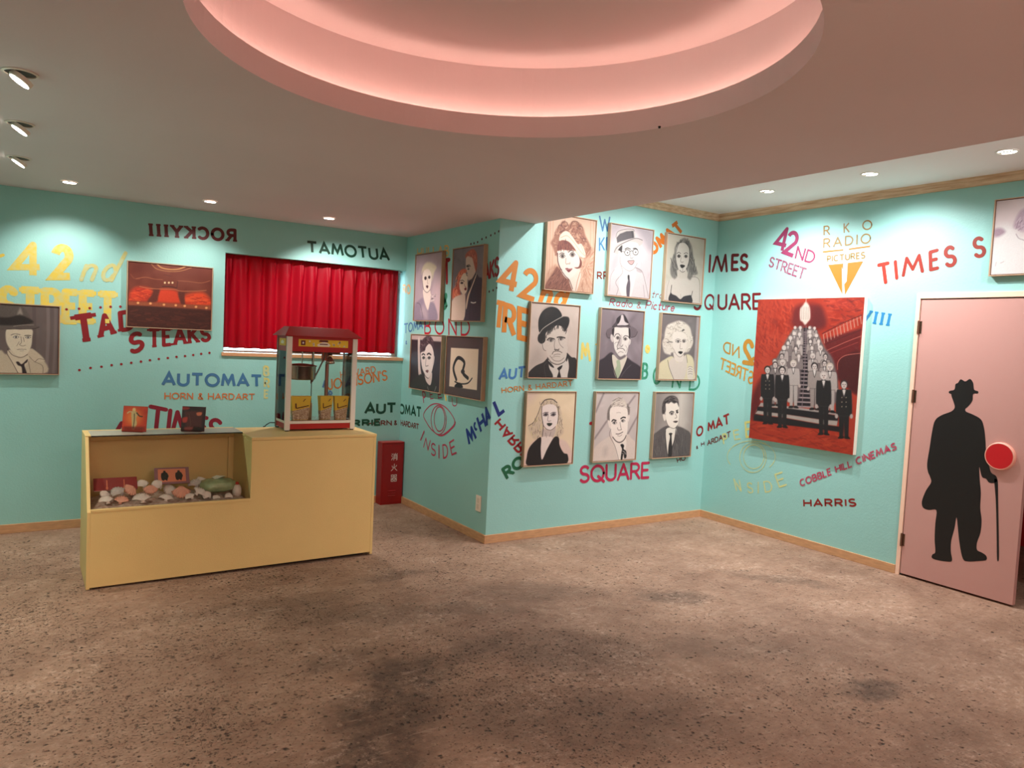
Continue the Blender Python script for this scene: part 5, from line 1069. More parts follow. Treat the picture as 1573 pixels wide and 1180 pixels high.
p.S((176, 108, 74), 7, [(270, 345), (400, 325), (520, 350), (640, 360)], .9).S((176, 108, 74), 7, [(850, 375), (1000, 385), (1180, 405), (1300, 375)], .9).S((190, 116, 78), 10, [(320, 455), (430, 478), (600, 490), (800, 495), (900, 520), (1100, 520), (1250, 510)], .9)
for x in (672, 728, 778): p.E((250, 220, 170), x, 402, 13, 14)
p.S((60, 26, 20), 12, [(640, 455), (760, 460), (830, 475)]).S((80, 36, 26), 9, [(850, 380), (840, 480)]).S((80, 36, 26), 6, [(660, 290), (760, 310)], .8).S((160, 96, 66), 6, [(190, 280), (240, 340), (320, 350)], .7)
p.build('dark red theatre interior painting with glowing stage and footlights', 'painting', None)
# ---------------- right wall
p = Paint('D', (2.334, 1.755, 2.056, 2.536), .04, (1500, 290, 7.867), MG, [(1529.2, 306.5), (1682.0, 287.8), (1679.0, 415.5), (1517.8, 425)], 170, 18)
p.bg((238, 222, 222), 7).F((252, 250, 248), [(200, 600), (260, 430), (420, 430), (560, 560), (900, 600), (1300, 700), (1300, 1000), (170, 1040)], 8)
p.F((186, 160, 176), [(210, 560), (215, 480), (290, 460), (340, 505), (270, 560)], 3).F((196, 172, 186), [(430, 440), (480, 300), (560, 220), (760, 160), (1000, 200), (1100, 420), (1000, 380), (800, 330), (600, 420), (540, 500), (480, 470)], 3)
p.scrib([(440, 440), (500, 290), (760, 180), (1060, 260), (1060, 380), (700, 320), (540, 480)], 70, 70, -1.0, [(150, 124, 142), (226, 206, 214)], 10)
p.S((150, 130, 140), 8, [(460, 530), (490, 580), (540, 600), (620, 640)], .8).S((150, 130, 140), 6, [(230, 880), (220, 930)], .7).S((150, 130, 140), 6, [(280, 890), (320, 870)], .7)
p.eye(700, 560, 60, 26).eye(900, 550, 60, 26).S((150, 120, 130), 8, [(800, 570), (790, 680), (830, 690)]).F((150, 60, 80), [(730, 780), (800, 765), (880, 775), (800, 815)])
p.build('pale pink and white portrait high above the pink door', 'painting')
# --- staircase
p = Paint('D', (4.094, 3.153, .785, 1.944), .042, (1140, 450, 7.865), .0008, [(1165.4, 460.2), (1328.2, 456.1), (1311, 698.4), (1150.4, 674)], 250, 19)
p.bg((196, 64, 42), 14, n=120)
p.scrib([(200, 90), (640, 90), (600, 480), (200, 900), (150, 1000)], 260, 70, 1.2, [(170, 48, 34), (222, 84, 56), (150, 40, 30), (208, 74, 50)], 16, .9, .5)
p.F((124, 34, 34), [(640, 420), (615, 250), (680, 150), (860, 130), (980, 200), (1000, 400)], 6).F((104, 26, 30), [(860, 420), (870, 200), (940, 160), (980, 260), (990, 420)], 6, al=.7)
p.scrib([(1000, 80), (1470, 70), (1450, 240), (1030, 440)], 90, 90, .2, [(222, 84, 62), (170, 44, 38), (120, 30, 30)], 12, .6, .5)
p.F((116, 28, 30), [(980, 560), (1440, 420), (1400, 1240), (1100, 1000), (1020, 700)], 3, sm=False).F((84, 22, 26), [(1160, 1000), (1170, 820), (1260, 750), (1430, 720), (1400, 1200), (1200, 1050)], 4)
p.F((110, 26, 28), [(110, 1500), (130, 1240), (240, 1050), (200, 1540)], 6)
for i in range(12):
    x = 985+i*40; y = 500-i*21; p.S((226, 178, 160), 8, [(x, y), (x+14, y+100)], .85, sm=False)
p.S((96, 26, 28), 8, [(970, 490), (1200, 370), (1440, 265)]).S((214, 130, 116), 5, [(985, 500), (1440, 285)]).S((210, 110, 96), 6, [(1030, 690), (1250, 590), (1450, 510)]).S((180, 70, 62), 6, [(1050, 730), (1400, 590)], .8).S((214, 120, 108), 6, [(1155, 920), (1165, 820), (1250, 750), (1430, 722)]).S((80, 20, 24), 7, [(1010, 620), (1100, 580), (1440, 440)], .8)
# stairs
p.F((34, 24, 34), [(745, 420), (808, 420), (835, 1380), (650, 1380)], 1, sm=False)
for i in range(26):
    t = (i/25)**1.55; y = 470+t*900; xl, xr_ = 742-t*95, 808+t*25; p.S((196, 178, 178), 4+13*t, [(xl, y), (xr_, y+6*t)], .9, sm=False)
p.S((150, 130, 134), 8, [(778, 400), (762, 900), (728, 1390)], 1, sm=False)
p.F((190, 178, 172), [(160, 1450), (230, 1330), (560, 1370), (830, 1400), (1150, 1450), (1160, 1470), (820, 1440), (500, 1395), (215, 1375)], 1, sm=False)
p.F((30, 24, 30), [(190, 1380), (600, 1400), (930, 1440), (1170, 1480), (1160, 1560), (900, 1520), (540, 1470), (180, 1440)], 1, sm=False)
p.F((196, 186, 176), [(160, 1465), (190, 1428), (540, 1470), (930, 1525), (1160, 1540), (1150, 1600), (920, 1575), (530, 1510)], 1, sm=False)
p.F((28, 20, 26), [(150, 1475), (530, 1515), (920, 1580), (1180, 1610), (1200, 1680), (900, 1640), (520, 1600), (140, 1550)], 1, sm=False)
p.F((196, 58, 34), [(85, 1550), (140, 1552), (520, 1602), (900, 1642), (1340, 1700), (1380, 1960), (70, 1800)], 2, sm=False)
p.scrib([(90, 1570), (900, 1660), (1350, 1780), (1340, 1930), (80, 1750)], 120, 120, .1, [(222, 84, 48), (150, 40, 26), (208, 66, 40)], 16, .5, .5)
def pers(x, y, hr, body, hem, coat, hairc, tie=False, buttons=False, gown=False):
    wd = hr*2.05; ln = (50, 42, 46)
    leg = y+hr*6.2 if hem is None else hem
    k = [(x-wd*.55, y+hr*1.35), (x-wd*.95, y+hr*2.0), (x-wd*1.0, y+body), (x-wd*.55, y+body+hr*.4), (x+wd*.55, y+body+hr*.4), (x+wd*1.0, y+body), (x+wd*.95, y+hr*2.0), (x+wd*.55, y+hr*1.35)]
    if hem:
        p.F(coat, [(x-wd*.66, y+body), (x+wd*.66, y+body), (x+wd*.58, hem), (x+wd*.1, hem), (x, y+body+hr*2), (x-wd*.1, hem), (x-wd*.58, hem)], 1, sm=False)
        p.S(ln, 6, [(x, y+body+hr*.5), (x, hem-8)], .8); p.F((22, 16, 20), [(x-wd*.75, hem+hr*.5), (x-wd*.55, hem-4), (x-wd*.05, hem-4), (x-wd*.1, hem+hr*.5)]); p.F((22, 16, 20), [(x+wd*.1, hem+hr*.5), (x+wd*.1, hem-4), (x+wd*.55, hem-4), (x+wd*.8, hem+hr*.6)])
    p.F(coat, k, 1); p.S(ln if sum(coat) > 300 else (96, 88, 90), 4, k+[k[0]], .55)
    p.F((238, 230, 224), [(x-hr*.45, y+hr*1.1), (x+hr*.45, y+hr*1.1), (x+hr*.1, y+hr*2.7), (x-hr*.1, y+hr*2.7)])
    if not gown: p.S(ln if sum(coat) > 300 else (120, 112, 112), 5, [(x-hr*.5, y+hr*1.2), (x, y+hr*3.3), (x+hr*.5, y+hr*1.2)], .9)
    p.E(hairc, x, y-hr*.12, hr*1.02, hr*1.12); p.E((232, 220, 212), x, y+hr*.14, hr*.72, hr*.95)
    if hr > 26:
        for s_ in (-1, 1): p.E((50, 40, 44), x+s_*hr*.3, y, hr*.12, hr*.08)
        p.S((120, 70, 70), 4, [(x-hr*.22, y+hr*.6), (x+hr*.22, y+hr*.6)]); p.S((150, 130, 124), 3, [(x, y+hr*.1), (x, y+hr*.35)])
    if tie: p.F((22, 16, 20), [(x-hr*.45, y+hr*1.05), (x, y+hr*1.2), (x+hr*.45, y+hr*1.05), (x+hr*.45, y+hr*1.4), (x, y+hr*1.25), (x-hr*.45, y+hr*1.4)], sm=False)
    if buttons:
        for a in (-1, 1):
            for b_ in (3.4, 4.6, 5.8): p.E((226, 206, 180), x+a*hr*.55, y+hr*b_, hr*.12, hr*.12)
    if hem:
        for s_ in (-1, 1): p.E((206, 190, 182), x+s_*wd*.95, y+body+hr*.5, hr*.42, hr*.62)
LG, LG2, BKc = (172, 160, 154), (142, 130, 128), (34, 30, 34)
p.F((126, 112, 112), [(620, 450), (750, 440), (720, 900), (680, 1300), (420, 1250), (330, 1000), (480, 680)], 3).F((126, 112, 112), [(800, 440), (900, 450), (1000, 650), (1120, 850), (1160, 1300), (860, 1350), (810, 900)], 3)
rows = [((645, 420), 17), ((708, 420), 17), ((820, 420), 16), ((880, 425), 16), ((636, 490), 21), ((700, 500), 20), ((822, 470), 18), ((824, 512), 19), ((902, 515), 20), ((590, 545), 22), ((560, 605), 25), ((688, 600), 24), ((830, 582), 25), ((928, 580), 25), ((512, 665), 26), ((655, 670), 26), ((848, 660), 26), ((950, 665), 28), ((485, 765), 29), ((690, 760), 26), ((858, 760), 29), ((1010, 765), 29), ((400, 830), 32), ((495, 840), 32), ((1000, 850), 32)]
for i, ((x, y), r) in enumerate(rows): pers(x, y, r, r*6, None, (LG, LG2, (190, 178, 172))[i % 3], ((60, 50, 52), (120, 108, 104), (226, 216, 206))[(i*7) % 3 if y > 560 else 2], tie=i % 2 == 0, gown=i % 3 == 1)
pers(405, 870, 34, 230, 1350, LG2, (80, 66, 66), True); pers(625, 855, 38, 245, 1370, (198, 188, 182), (226, 214, 198), True)
pers(880, 885, 40, 250, 1390, LG, (44, 34, 38)); pers(1065, 890, 42, 260, 1420, (196, 186, 180), (214, 200, 182), True)
pers(312, 930, 40, 330, 1570, BKc, (46, 38, 40), True, True); pers(490, 935, 42, 340, 1610, BKc, (30, 24, 28), True)
pers(990, 995, 44, 350, 1690, BKc, (214, 204, 198), True); pers(1235, 1100, 46, 360, 1730, BKc, (66, 52, 56), True, True)
# hanging lamp
p.F((242, 226, 212), [(775, 110), (820, 170), (828, 300), (800, 350), (765, 385), (735, 350), (705, 320), (705, 200), (740, 150)], 2).S((242, 210, 196), 7, [(778, 75), (776, 130)])
for x in (728, 752, 778, 802): p.S((120, 96, 92), 4, [(x, 170), (x-2, 320)], .8)
p.build('red staircase painting, unframed, with rows of formally dressed guests', 'painting', None, False, 'unframed_painting', (240, 226, 212), .45)
# ================================================================== yellow counter with display case
yel = mat('yellow_painted_wood', (236, 206, 136), .5, var=.05, vscale=3, bump=.25, bscale=160)
ct = thing('display_counter', (1.17, 4.90, 0), 'yellow painted counter with a glass-topped display case at its left end', 'counter')
CX, CY0, CYB, CZT, XJ, XE2 = .322, 4.668, 5.155, .83, 1.200, 2.018
def cb(name, boxes, m_, prisms=(), bevel=.0015, parent=None):
    m = MB()
    for b_ in boxes: m.box(b_[0]-1.17, b_[1]-1.17, b_[2]-4.90, b_[3]-4.90, b_[4], b_[5])
    for pts, ax, a, b_ in prisms: m.prism([(u-(4.90 if ax == 0 else 1.17), v) for u, v in pts], ax, a-1.17, b_-1.17)
    return m.build(name, m_, parent or ct, bevel=bevel)
t_ = .018
trap = [(CY0, .003), (CYB, .006), (CYB, CZT), (4.895, CZT), (CY0, .437)]
cb('side_panel', [], yel, [(trap, 0, CX, CX+t_)])
cb('side_panel', [], yel, [([(CY0+t_, .4), (CYB, .4), (CYB, CZT-.02), (CY0+t_, CZT-.02)], 0, XJ, XJ+t_)])
cb('side_panel', [(XE2-t_, XE2, CY0, CYB, .008, CZT-.019)], yel)
m = MB(); m.prism([(CX+t_-1.17, .012), (XE2-t_-1.171, .024), (XE2-t_-1.171, CZT-.02), (XJ-1.17, CZT-.02), (XJ-1.17, .4368), (CX+t_-1.17, .4368)], 1, CY0-4.90, CY0+t_-4.90); m.build('front_panel', yel, ct)
cb('front_rail', [(CX+t_, XJ, CY0-.003, CY0+.022, .4372, .452)], yel)
cb('back_panel', [(CX+t_, XE2-t_, CYB-.012, CYB, .01, CZT-.02)], yel)
cb('back_frame', [(CX+t_, XJ, CYB-.034, CYB-.013, CZT-.055, CZT-.012), (CX+t_, CX+t_+.03, CYB-.034, CYB-.013, .42, CZT-.055), (XJ-.035, XJ, CYB-.034, CYB-.013, .42, CZT-.055)], yel)
cb('display_shelf', [(CX+t_, XJ, CY0+t_, CYB-.013, .385, .400)], yel)
cb('counter_top', [(XJ-.002, XE2+.002, CY0-.002, CYB+.002, CZT-.019, CZT)], yel, bevel=.003)
cb('case_top_rail', [(CX+.0, CX+.03, 4.895, CYB, CZT-.0, CZT+.006), (CX+.03, XJ-.003, CYB-.03, CYB, CZT-.0, CZT+.006)], yel)
cb('top_glass', [(CX+.03, XJ-.003, 4.893, CYB-.03, CZT-.001, CZT+.005)], glass('counter_top_glass', (250, 252, 246), 1.5, .25, .45), bevel=0)  # last glass argument puts in a pale wall reflection
cb('front_glass', [], glass('counter_glass', (252, 253, 251)), [([(CY0+.006, .452), (CY0+.010, .452), (4.899, CZT-.002), (4.895, CZT-.002)], 0, CX+t_+.001, XJ-.001)], bevel=0)
cb('glass_edge', [(CX+.03, XJ-.003, 4.889, 4.893, CZT-.002, CZT+.0055)], mat('dark_glass_edge', (40, 52, 46), .2), bevel=0)
cb('plinth', [(CX+.05, XE2-.05, CY0+.04, CYB-.04, .0, .03)], mat('black_plinth', (16, 12, 10), .8))
# ---- things in the case: seashells
shellm = [mat('shell_white', (250, 238, 228), .45, var=.12, vscale=40, bump=.3, bscale=120), mat('shell_pink', (244, 176, 150), .45, var=.15, vscale=40, bump=.3, bscale=120), mat('shell_grey', (216, 206, 200), .4, var=.2, vscale=30, bump=.2, bscale=120)]
def scallop(r, ribs=9, dome=.36):
    m = MB(); nr, na = 7, ribs*6; vs = [(0, -r*.82, 0)]
    for i in range(1, nr+1):
        t = i/nr
        for k in range(na+1):
            a = math.radians(-62+124*k/na); rr = r*1.75*t*(1-.10*abs(a)**2); rib = math.cos(k/na*ribs*2*math.pi)
            rr *= 1+.035*rib*t
            vs.append((math.sin(a)*rr*.92, -r*.82+math.cos(a)*rr, r*dome*math.sin(math.pi*min(t*.62+.12, 1))*math.cos(a*.75)+.03*r*rib*t-(r*dome*.9*t*t)+r*.12))
    n = na+1; fs = [(0, 1+k+1, 1+k) for k in range(na)]+[(1+i*n+k, 1+i*n+k+1, 1+(i+1)*n+k+1, 1+(i+1)*n+k) for i in range(nr-1) for k in range(na)]
    m.add(vs, fs); e = r*.34
    m.add([(-e, -r*.9, .01*r), (e, -r*.9, .01*r), (e*.5, -r*.55, r*.2), (-e*.5, -r*.55, r*.2)], [(0, 1, 2, 3)])
    return m
protos = []
for k, (kind, dome) in enumerate((('white', .40), ('pink', .34), ('grey', .42))):
    o = scallop(.05, (11, 9, 8)[k], dome).build('seashell', shellm[k], smooth=True)
    md = o.modifiers.new('thick', 'SOLIDIFY'); md.thickness = .003; protos.append(o)
# x, y, z, size, kind, yaw, pitch, roll, label
SH = [(.425, 4.775, .462, .9, 0, .3, -.35, .1, 'rounded white seashell in the near left corner of the case'),
      (.425, 4.86, .475, .75, 0, 1.9, -.2, .3, 'white seashell lying flat beside the left side panel'),
      (.50, 4.742, .462, .85, 1, -.4, -.2, -.2, 'pink seashell lying low in front of the grey shell'),
      (.487, 4.80, .500, 1.0, 2, .8, -.3, .2, 'large grey seashell in front of the red booklet'),
      (.605, 4.742, .465, 1.1, 0, .1, -.4, 0, 'big ribbed white seashell against the front glass left of centre'),
      (.555, 4.83, .50, .9, 1, 2.2, .1, .2, 'pink seashell poking up beside the red booklet'),
      (.66, 4.81, .50, .85, 1, 3.0, .3, -.1, 'salmon pink fan seashell near the centre of the pile'),
      (.70, 4.85, .515, .9, 0, .9, .2, .3, 'white seashell behind the salmon pink fan shell'),
      (.735, 4.742, .458, .85, 0, -.2, -.3, .1, 'small white seashell by the glass under the two-figure card'),
      (.82, 4.765, .482, 1.1, 1, 3.1, .5, 0, 'wide scalloped pink seashell in front of the two-figure card'),
      (.63, 4.93, .51, .9, 0, .4, .0, .3, 'white seashell at the back between the booklet and the card'),
      (.865, 4.735, .457, .7, 0, .6, -.3, 0, 'small white seashell at the front edge right of centre'),
      (.925, 4.76, .475, 1.0, 0, -.9, -.3, .2, 'white seashell with a red centre beside the green bag'),
      (.92, 4.88, .505, .95, 2, .2, -.2, -.2, 'grey seashell behind, between the card and the green bag'),
      (.965, 4.755, .455, .8, 0, .9, -.1, .4, 'tilted white seashell in front of the green bag'),
      (1.02, 4.735, .435, .6, 0, 2.4, 0, 0, 'flat white seashell by the glass below the green bag'),
      (1.09, 4.74, .438, .7, 0, 1.4, -.1, 0, 'white seashell on the case floor at the right corner'),
      (.97, 4.95, .50, .9, 0, 2.0, .1, -.3, 'white seashell at the back beside the green bag'),
      (.44, 4.90, .47, .9, 0, 1.0, .1, .1, 'white seashell at the back left under the red booklet'),
      (.78, 4.90, .47, 1.0, 0, 2.0, .1, 0, 'white seashell half hidden behind the two-figure card')]
for i, (x, y, z_, sz, k, a, b_, c_, lb) in enumerate(SH):
    src = protos[k]; o = src if not src.get('used') else src.copy()
    if o is not src: COL.objects.link(o)
    src['used'] = 1; o.rotation_mode = 'ZYX'; sz *= .78; o.location = (x, y+.01, z_+.016); o.scale = (sz, sz, sz); o.rotation_euler = (.75+b_*.5, c_*.8, a); tag(o, lb, 'seashell', 'seashells piled in the display case')
for o in bpy.data.objects:
    if 'used' in o.keys(): del o['used']
# heap under the visible shells
m = MB(); nx, ny = 60, 18; vs = []
for j in range(ny+1):
    for i in range(nx+1):
        u, v = i/nx, j/ny; x = CX+t_+.006+u*(XJ-CX-t_-.012); y = CY0+t_+.006+v*(CYB-.02-CY0-t_-.016)
        e = min(1, 6*min(u, 1-u)+.55)*min(1, 5*min(v+.12, 1-v+.05))
        vs.append((x, y, .402+.050*e+.008*e*(math.sin(31*u+9*v)+math.sin(17*v+23*u*v)*.8+math.sin(53*u-21*v)*.5)))
m.add(vs, [(j*(nx+1)+i, j*(nx+1)+i+1, (j+1)*(nx+1)+i+1, (j+1)*(nx+1)+i) for j in range(ny) for i in range(nx)])
tag(m.build('shell_fragments', mat('shell_grit', (206, 190, 176), .6, col2=(160, 120, 100), vscale=45, bump=.6, bscale=60), smooth=True), 'bed of small shell fragments under the seashells', 'shell fragments', None, 'stuff')
# booklet, two-figure card, green bag, bottle
t = thing('booklet', (.485, 4.93, .535), 'dark red booklet lying across the shells in the case', 'booklet', rz=-.04)
m = MB(); m.box(-.115, .115, -.05, .05, 0, .010); o = m.build('cover', mat('dark_red_card', (150, 40, 38), .45, var=.15, vscale=20), t, bevel=.002); o.rotation_euler.x = .62
m = MB(); m.box(-.112, .112, -.0505, .047, .002, .008); o = m.build('pages', mat('page_paper', (222, 190, 170), .8), t); o.rotation_euler.x = .62
for x in (-.045, .045):
    m = MB(); m.box(x-.003, x+.003, -.048, .03, .0102, .0108); m.lathe([(0, .0104), (.007, .0104), (.007, .0118), (0, .0118)], (x, -.035, 0), 12)
    o = m.build('cover_print', mat('print_orange', (216, 120, 84), .5), t); o.rotation_euler.x = .62
t = thing('two_figure_card', (.79, 4.89, .530), 'orange card with two black silhouettes standing on the shells', 'card', rz=-.08)
m = MB(); m.box(-.098, .098, 0, .006, 0, .125); o = m.build('card_back', mat('card_mauve', (150, 104, 110), .5), t); o.rotation_euler.x = -.85
m = MB(); m.box(-.078, .078, -.0006, 0, .014, .113); o = m.build('card_face', mat('card_orange', (232, 140, 104), .5), t); o.rotation_euler.x = -.85
for x in (-.04, .04):
    m = MB(); m.prism([(x-.018, .03), (x-.008, .022), (x, .032), (x+.012, .020), (x+.016, .040), (x+.022, .058), (x+.014, .082), (x+.006, .088), (x+.004, .100), (x-.008, .100), (x-.008, .088), (x-.020, .080), (x-.022, .055)], 1, -.0012, -.0006)
    o = m.build('printed_figure', mat('print_black', (34, 36, 30), .5), t); o.rotation_euler.x = -.85
def blob(name, c, rad, m_, amp, sc, seed, parent=None, nu=40, nv=24):
    rnd = random.Random(seed); ph = [rnd.uniform(0, 6.28) for _ in range(6)]; vs = []
    for j in range(nv+1):
        th = math.pi*j/nv
        for i in range(nu):
            a = 6.28318*i/nu; n = Vector((math.sin(th)*math.cos(a), math.sin(th)*math.sin(a), math.cos(th)))
            d = 1+amp*(math.sin(sc*n.x+ph[0])*math.sin(sc*n.y+ph[1])+.6*math.sin(1.9*sc*n.y+ph[2])*math.cos(1.7*sc*n.z+ph[3])+.4*math.sin(3.3*sc*n.x+ph[4]))
            sq = [abs(v)**.8*(1 if v > 0 else -1) for v in n]
            vs.append((c[0]+sq[0]*rad[0]*d, c[1]+sq[1]*rad[1]*d, c[2]+sq[2]*rad[2]*d))
    m = MB(); m.add(vs, [(j*nu+i, j*nu+(i+1) % nu, (j+1)*nu+(i+1) % nu, (j+1)*nu+i) for j in range(nv) for i in range(nu)]); return m.build(name, m_, parent, smooth=True)
t = thing('cellophane_bag', (1.045, 4.845, .478), 'pale green cellophane bag of sweets at the right end of the case', 'bag')
blob('bag', (0, 0, .035), (.108, .075, .042), mat('green_cellophane', (166, 190, 140), .18, var=.3, vscale=26, bump=.9, bscale=50, spec=.8), .05, 6, 3, t)
m = MB(); fan = [(-.02, -.018, .074), (-.045, -.03, .092), (-.01, .0, .096), (.03, -.02, .094), (.05, .006, .086), (.022, .014, .074)]
m.add(fan, [(0, 1, 2), (0, 2, 3), (0, 3, 5), (3, 4, 5)]); o = m.build('bag_knot', mat('clear_cellophane', (216, 226, 206), .12, spec=.9), t); o.modifiers.new('s', 'SOLIDIFY').thickness = .0015
t = thing('shell_ornament', (1.150, 4.80, .44), 'upright white ornament with a red tip in the right corner', 'ornament')
m = MB(); m.lathe([(0, 0), (.022, .004), (.028, .03), (.026, .055), (.018, .074), (0, .078)], n=24); m.build('body', shellm[0], t, smooth=True)
m = MB(); m.lathe([(0, .0785), (.012, .0795), (.009, .092), (0, .096)], n=16); m.build('tip', mat('tip_red', (196, 44, 30), .4), t, smooth=True)
# ---- cards in acrylic stands on the glass
def stand(x, y, label, face):
    t = thing('picture_card', (x, y, CZT+.0062), label, 'card', 'picture cards on the glass top', rz=-.5)
    m = MB(); m.box(-.072, .072, -.002, 0, 0, .155); o = m.build('card', mat('card_stock', (120, 26, 22), .4), t); o.rotation_euler.x = math.radians(-9)
    s = Paint.__new__(Paint); W_, H_ = .142, .152; s.nx, s.ny = 72, 77; s.cw, s.ch = W_, H_; s.cell = W_/71; s.k = 1; s.rng = np.random.RandomState(5)
    s.X, s.Y = np.meshgrid(np.linspace(0, W_, s.nx), np.linspace(H_, 0, s.ny)); s.img = np.zeros((s.ny, s.nx, 3)); s.m = lambda p: (p[0]*W_/100, (100-p[1])*H_/100); s.k = W_/100
    face(s); n = s.nx*s.ny; V = np.stack([(s.X-W_/2).ravel(), np.full(n, -.0026), (s.Y+.0015).ravel()], 1); idx = np.arange(n).reshape(s.ny, s.nx)
    f = np.stack([idx[1:, :-1], idx[1:, 1:], idx[:-1, 1:], idx[:-1, :-1]], -1).reshape(-1, 4)
    me = bpy.data.meshes.new('printed_face'); me.from_pydata(V.tolist(), [], f.tolist()); me.update()
    c = np.clip(s.img, 0, 255)/255; c = np.where(c <= .04045, c/12.92, ((c+.055)/1.055)**2.4); full = np.ones((n, 4)); full[:, :3] = c.reshape(-1, 3)
    me.color_attributes.new('paint', 'FLOAT_COLOR', 'POINT').data.foreach_set('color', full.ravel()); me.materials.append(paintsurf(.35))
    fo = bpy.data.objects.new('printed_face', me); COL.objects.link(fo); fo.parent = t; fo.rotation_euler.x = math.radians(-9)
    m = MB(); ac = glass('acrylic', (246, 240, 238))
    m.prism([(-.028, 0), (.03, 0), (.03, .003), (.004, .003), (.018, .10), (.015, .10), (.001, .0035), (-.008, .0035), (-.024, .003), (-.024, .032), (-.028, .032)], 0, -.06, .06)
    m.build('acrylic_stand', ac, t); return t
def f1(s):
    s.bg((206, 60, 28), 10); s.E((240, 130, 60), 45, 45, 34, 34, .9, 12); s.E((232, 190, 130), 44, 14, 7, 8)
    s.F((206, 176, 120), [(36, 20), (52, 20), (60, 30), (56, 50), (60, 70), (52, 92), (42, 92), (38, 60), (34, 34)]).S((60, 40, 24), 5, [(56, 26), (68, 38), (80, 40)]).S((60, 44, 30), 3, [(46, 30), (48, 60), (46, 88)]).S((216, 180, 130), 5, [(38, 24), (26, 22), (18, 28)])
    s.F((120, 24, 20), [(8, 82), (96, 80), (98, 98), (6, 98)], 3, sm=False, al=.6)
def f2(s):
    s.bg((58, 16, 18), 10); s.F((104, 34, 30), [(10, 20), (90, 14), (86, 84), (20, 84)], 4, sm=False, al=.8).F((224, 120, 84), [(62, 24), (84, 22), (82, 34), (66, 36)], 1).F((190, 52, 38), [(4, 48), (24, 44), (22, 64), (6, 66)], 2).F((170, 40, 34), [(0, 2), (30, 4), (24, 12), (2, 14)], 2).S((120, 70, 56), 2, [(30, 30), (40, 70), (36, 84)], .8).F((206, 90, 84), [(16, 86), (50, 84), (44, 98), (18, 98)], 3, al=.8)
stand(.590, 5.035, 'bright red picture card with a standing figure, in a clear stand', f1)
stand(.915, 4.985, 'very dark red picture card, in a clear stand nearer the popcorn machine', f2)
# ================================================================== popcorn machine
pm = thing('popcorn_machine', (1.715, 5.02, CZT+.001), 'red and white glass popcorn machine standing on the yellow counter', 'popcorn machine')
MRED = mat('machine_red', (168, 30, 28), .35, bump=.03); MWH = mat('machine_white', (226, 220, 208), .4); STEEL = mat('kettle_steel', (196, 186, 178), .22, .95); BLK = mat('black_rubber', (16, 14, 14), .6)
MX0, MX1, MY0, MY1 = -.248, .238, -.120, .122       # local footprint
def pb(name, boxes, m_, parent=None, bevel=.001, sm=False):
    m = MB()
    for b_ in boxes: m.box(*b_)
    return m.build(name, m_, parent or pm, bevel=bevel)
pb('base', [(MX0+.01, MX1-.01, MY0+.004, MY1-.004, .012, .048)], MRED)
pb('base_trim', [(MX0+.008, MX1-.008, MY0+.002, MY1-.002, .0485, .066)], MWH)
for x in (MX0, MX1-.034): pb('post', [(x, x+.034, MY0, MY0+.02, .006, .628)], MWH)
for x in (MX0+.002, MX1-.012): pb('rear_post', [(x, x+.010, MY1-.014, MY1, .006, .628)], mat('rear_post_grey', (120, 116, 106), .4, .3))
for x in (MX0+.006, MX1-.03):
    for y in (MY0+.003, MY1-.02): pb('foot', [(x, x+.022, y, y+.018, -.0, .0055)], BLK)
sg = pb('sign_box', [(MX0+.006, MX1-.006, MY0+.006, MY1-.006, .530, .630)], MRED)
YELP = mat('sign_yellow', (228, 186, 40), .4)
pn = pb('sign_panel', [(-.172, .170, MY0+.0035, MY0+.006, .565, .613)], YELP, sg, 0)
m = MB(); rnd = random.Random(4)
for k in range(14):
    x = rnd.choice([rnd.uniform(-.115, -.05), rnd.uniform(.05, .16)]); z_ = rnd.uniform(.572, .606); r = rnd.uniform(.003, .007); m.lathe([(0, MY0+.0030), (r, MY0+.0030), (r, MY0+.0034), (0, MY0+.0034)], (x, 0, z_), 9, Matrix(((1, 0, 0), (0, 0, 1), (0, 1, 0))))
m.build('popcorn_print', mat('print_cream', (240, 226, 206), .5), pn); m = MB(); m.prism([(-.04+.0, .568), (.035, .568), (.045, .578), (.03, .592), (.0, .600), (-.03, .590), (-.048, .578)], 1, MY0+.0029, MY0+.0034)
m.build('sign_emblem', mat('print_cream', (240, 226, 206), .5), pn)
m = MB(); m.box(-.157, -.127, MY0+.0028, MY0+.0034, .573, .605); m.build('switch_plate', mat('print_dark_red', (96, 20, 24), .5), pn); m = MB(); m.prism([(-.036, .598), (.03, .598), (.026, .611), (-.030, .611)], 1, MY0+.0028, MY0+.0034); m.box(-.030, .026, MY0+.0026, MY0+.0028, .580, .587)
m.build('sign_print', mat('print_dark_red', (96, 20, 24), .5), pn)
m = MB(); m.box(-.147, -.137, MY0+.0020, MY0+.0027, .583, .595); m.build('switch', MWH, pn)
pb('side_sign_panel', [(MX0+.0035, MX0+.006, -.07, .07, .565, .613)], YELP, sg, 0)
m = MB(); m.prism([(-.028, .578), (.028, .578), (.034, .592), (.0, .604), (-.034, .592)], 0, MX0+.0028, MX0+.0034); m.build('popcorn_print', MATS['print_cream'], sg)
m = MB()    # hipped roof
ev = [(MX0-.020, MY0-.018, .634), (MX1+.028, MY0-.018, .634), (MX1+.028, MY1+.028, .634), (MX0-.020, MY1+.028, .634)]
lo = [(a, b_, c-.004) for a, b_, c in ev]; tp = [(MX0+.030, -.055, .694), (MX1-.045, -.055, .694), (MX1-.045, .065, .694), (MX0+.030, .065, .694)]
m.add(lo+ev+tp, [(3, 2, 1, 0), (0, 1, 5, 4), (1, 2, 6, 5), (2, 3, 7, 6), (3, 0, 4, 7), (4, 5, 9, 8), (5, 6, 10, 9), (6, 7, 11, 10), (7, 4, 8, 11), (8, 9, 10, 11)])
m.build('roof', MRED, pm, bevel=.0015)
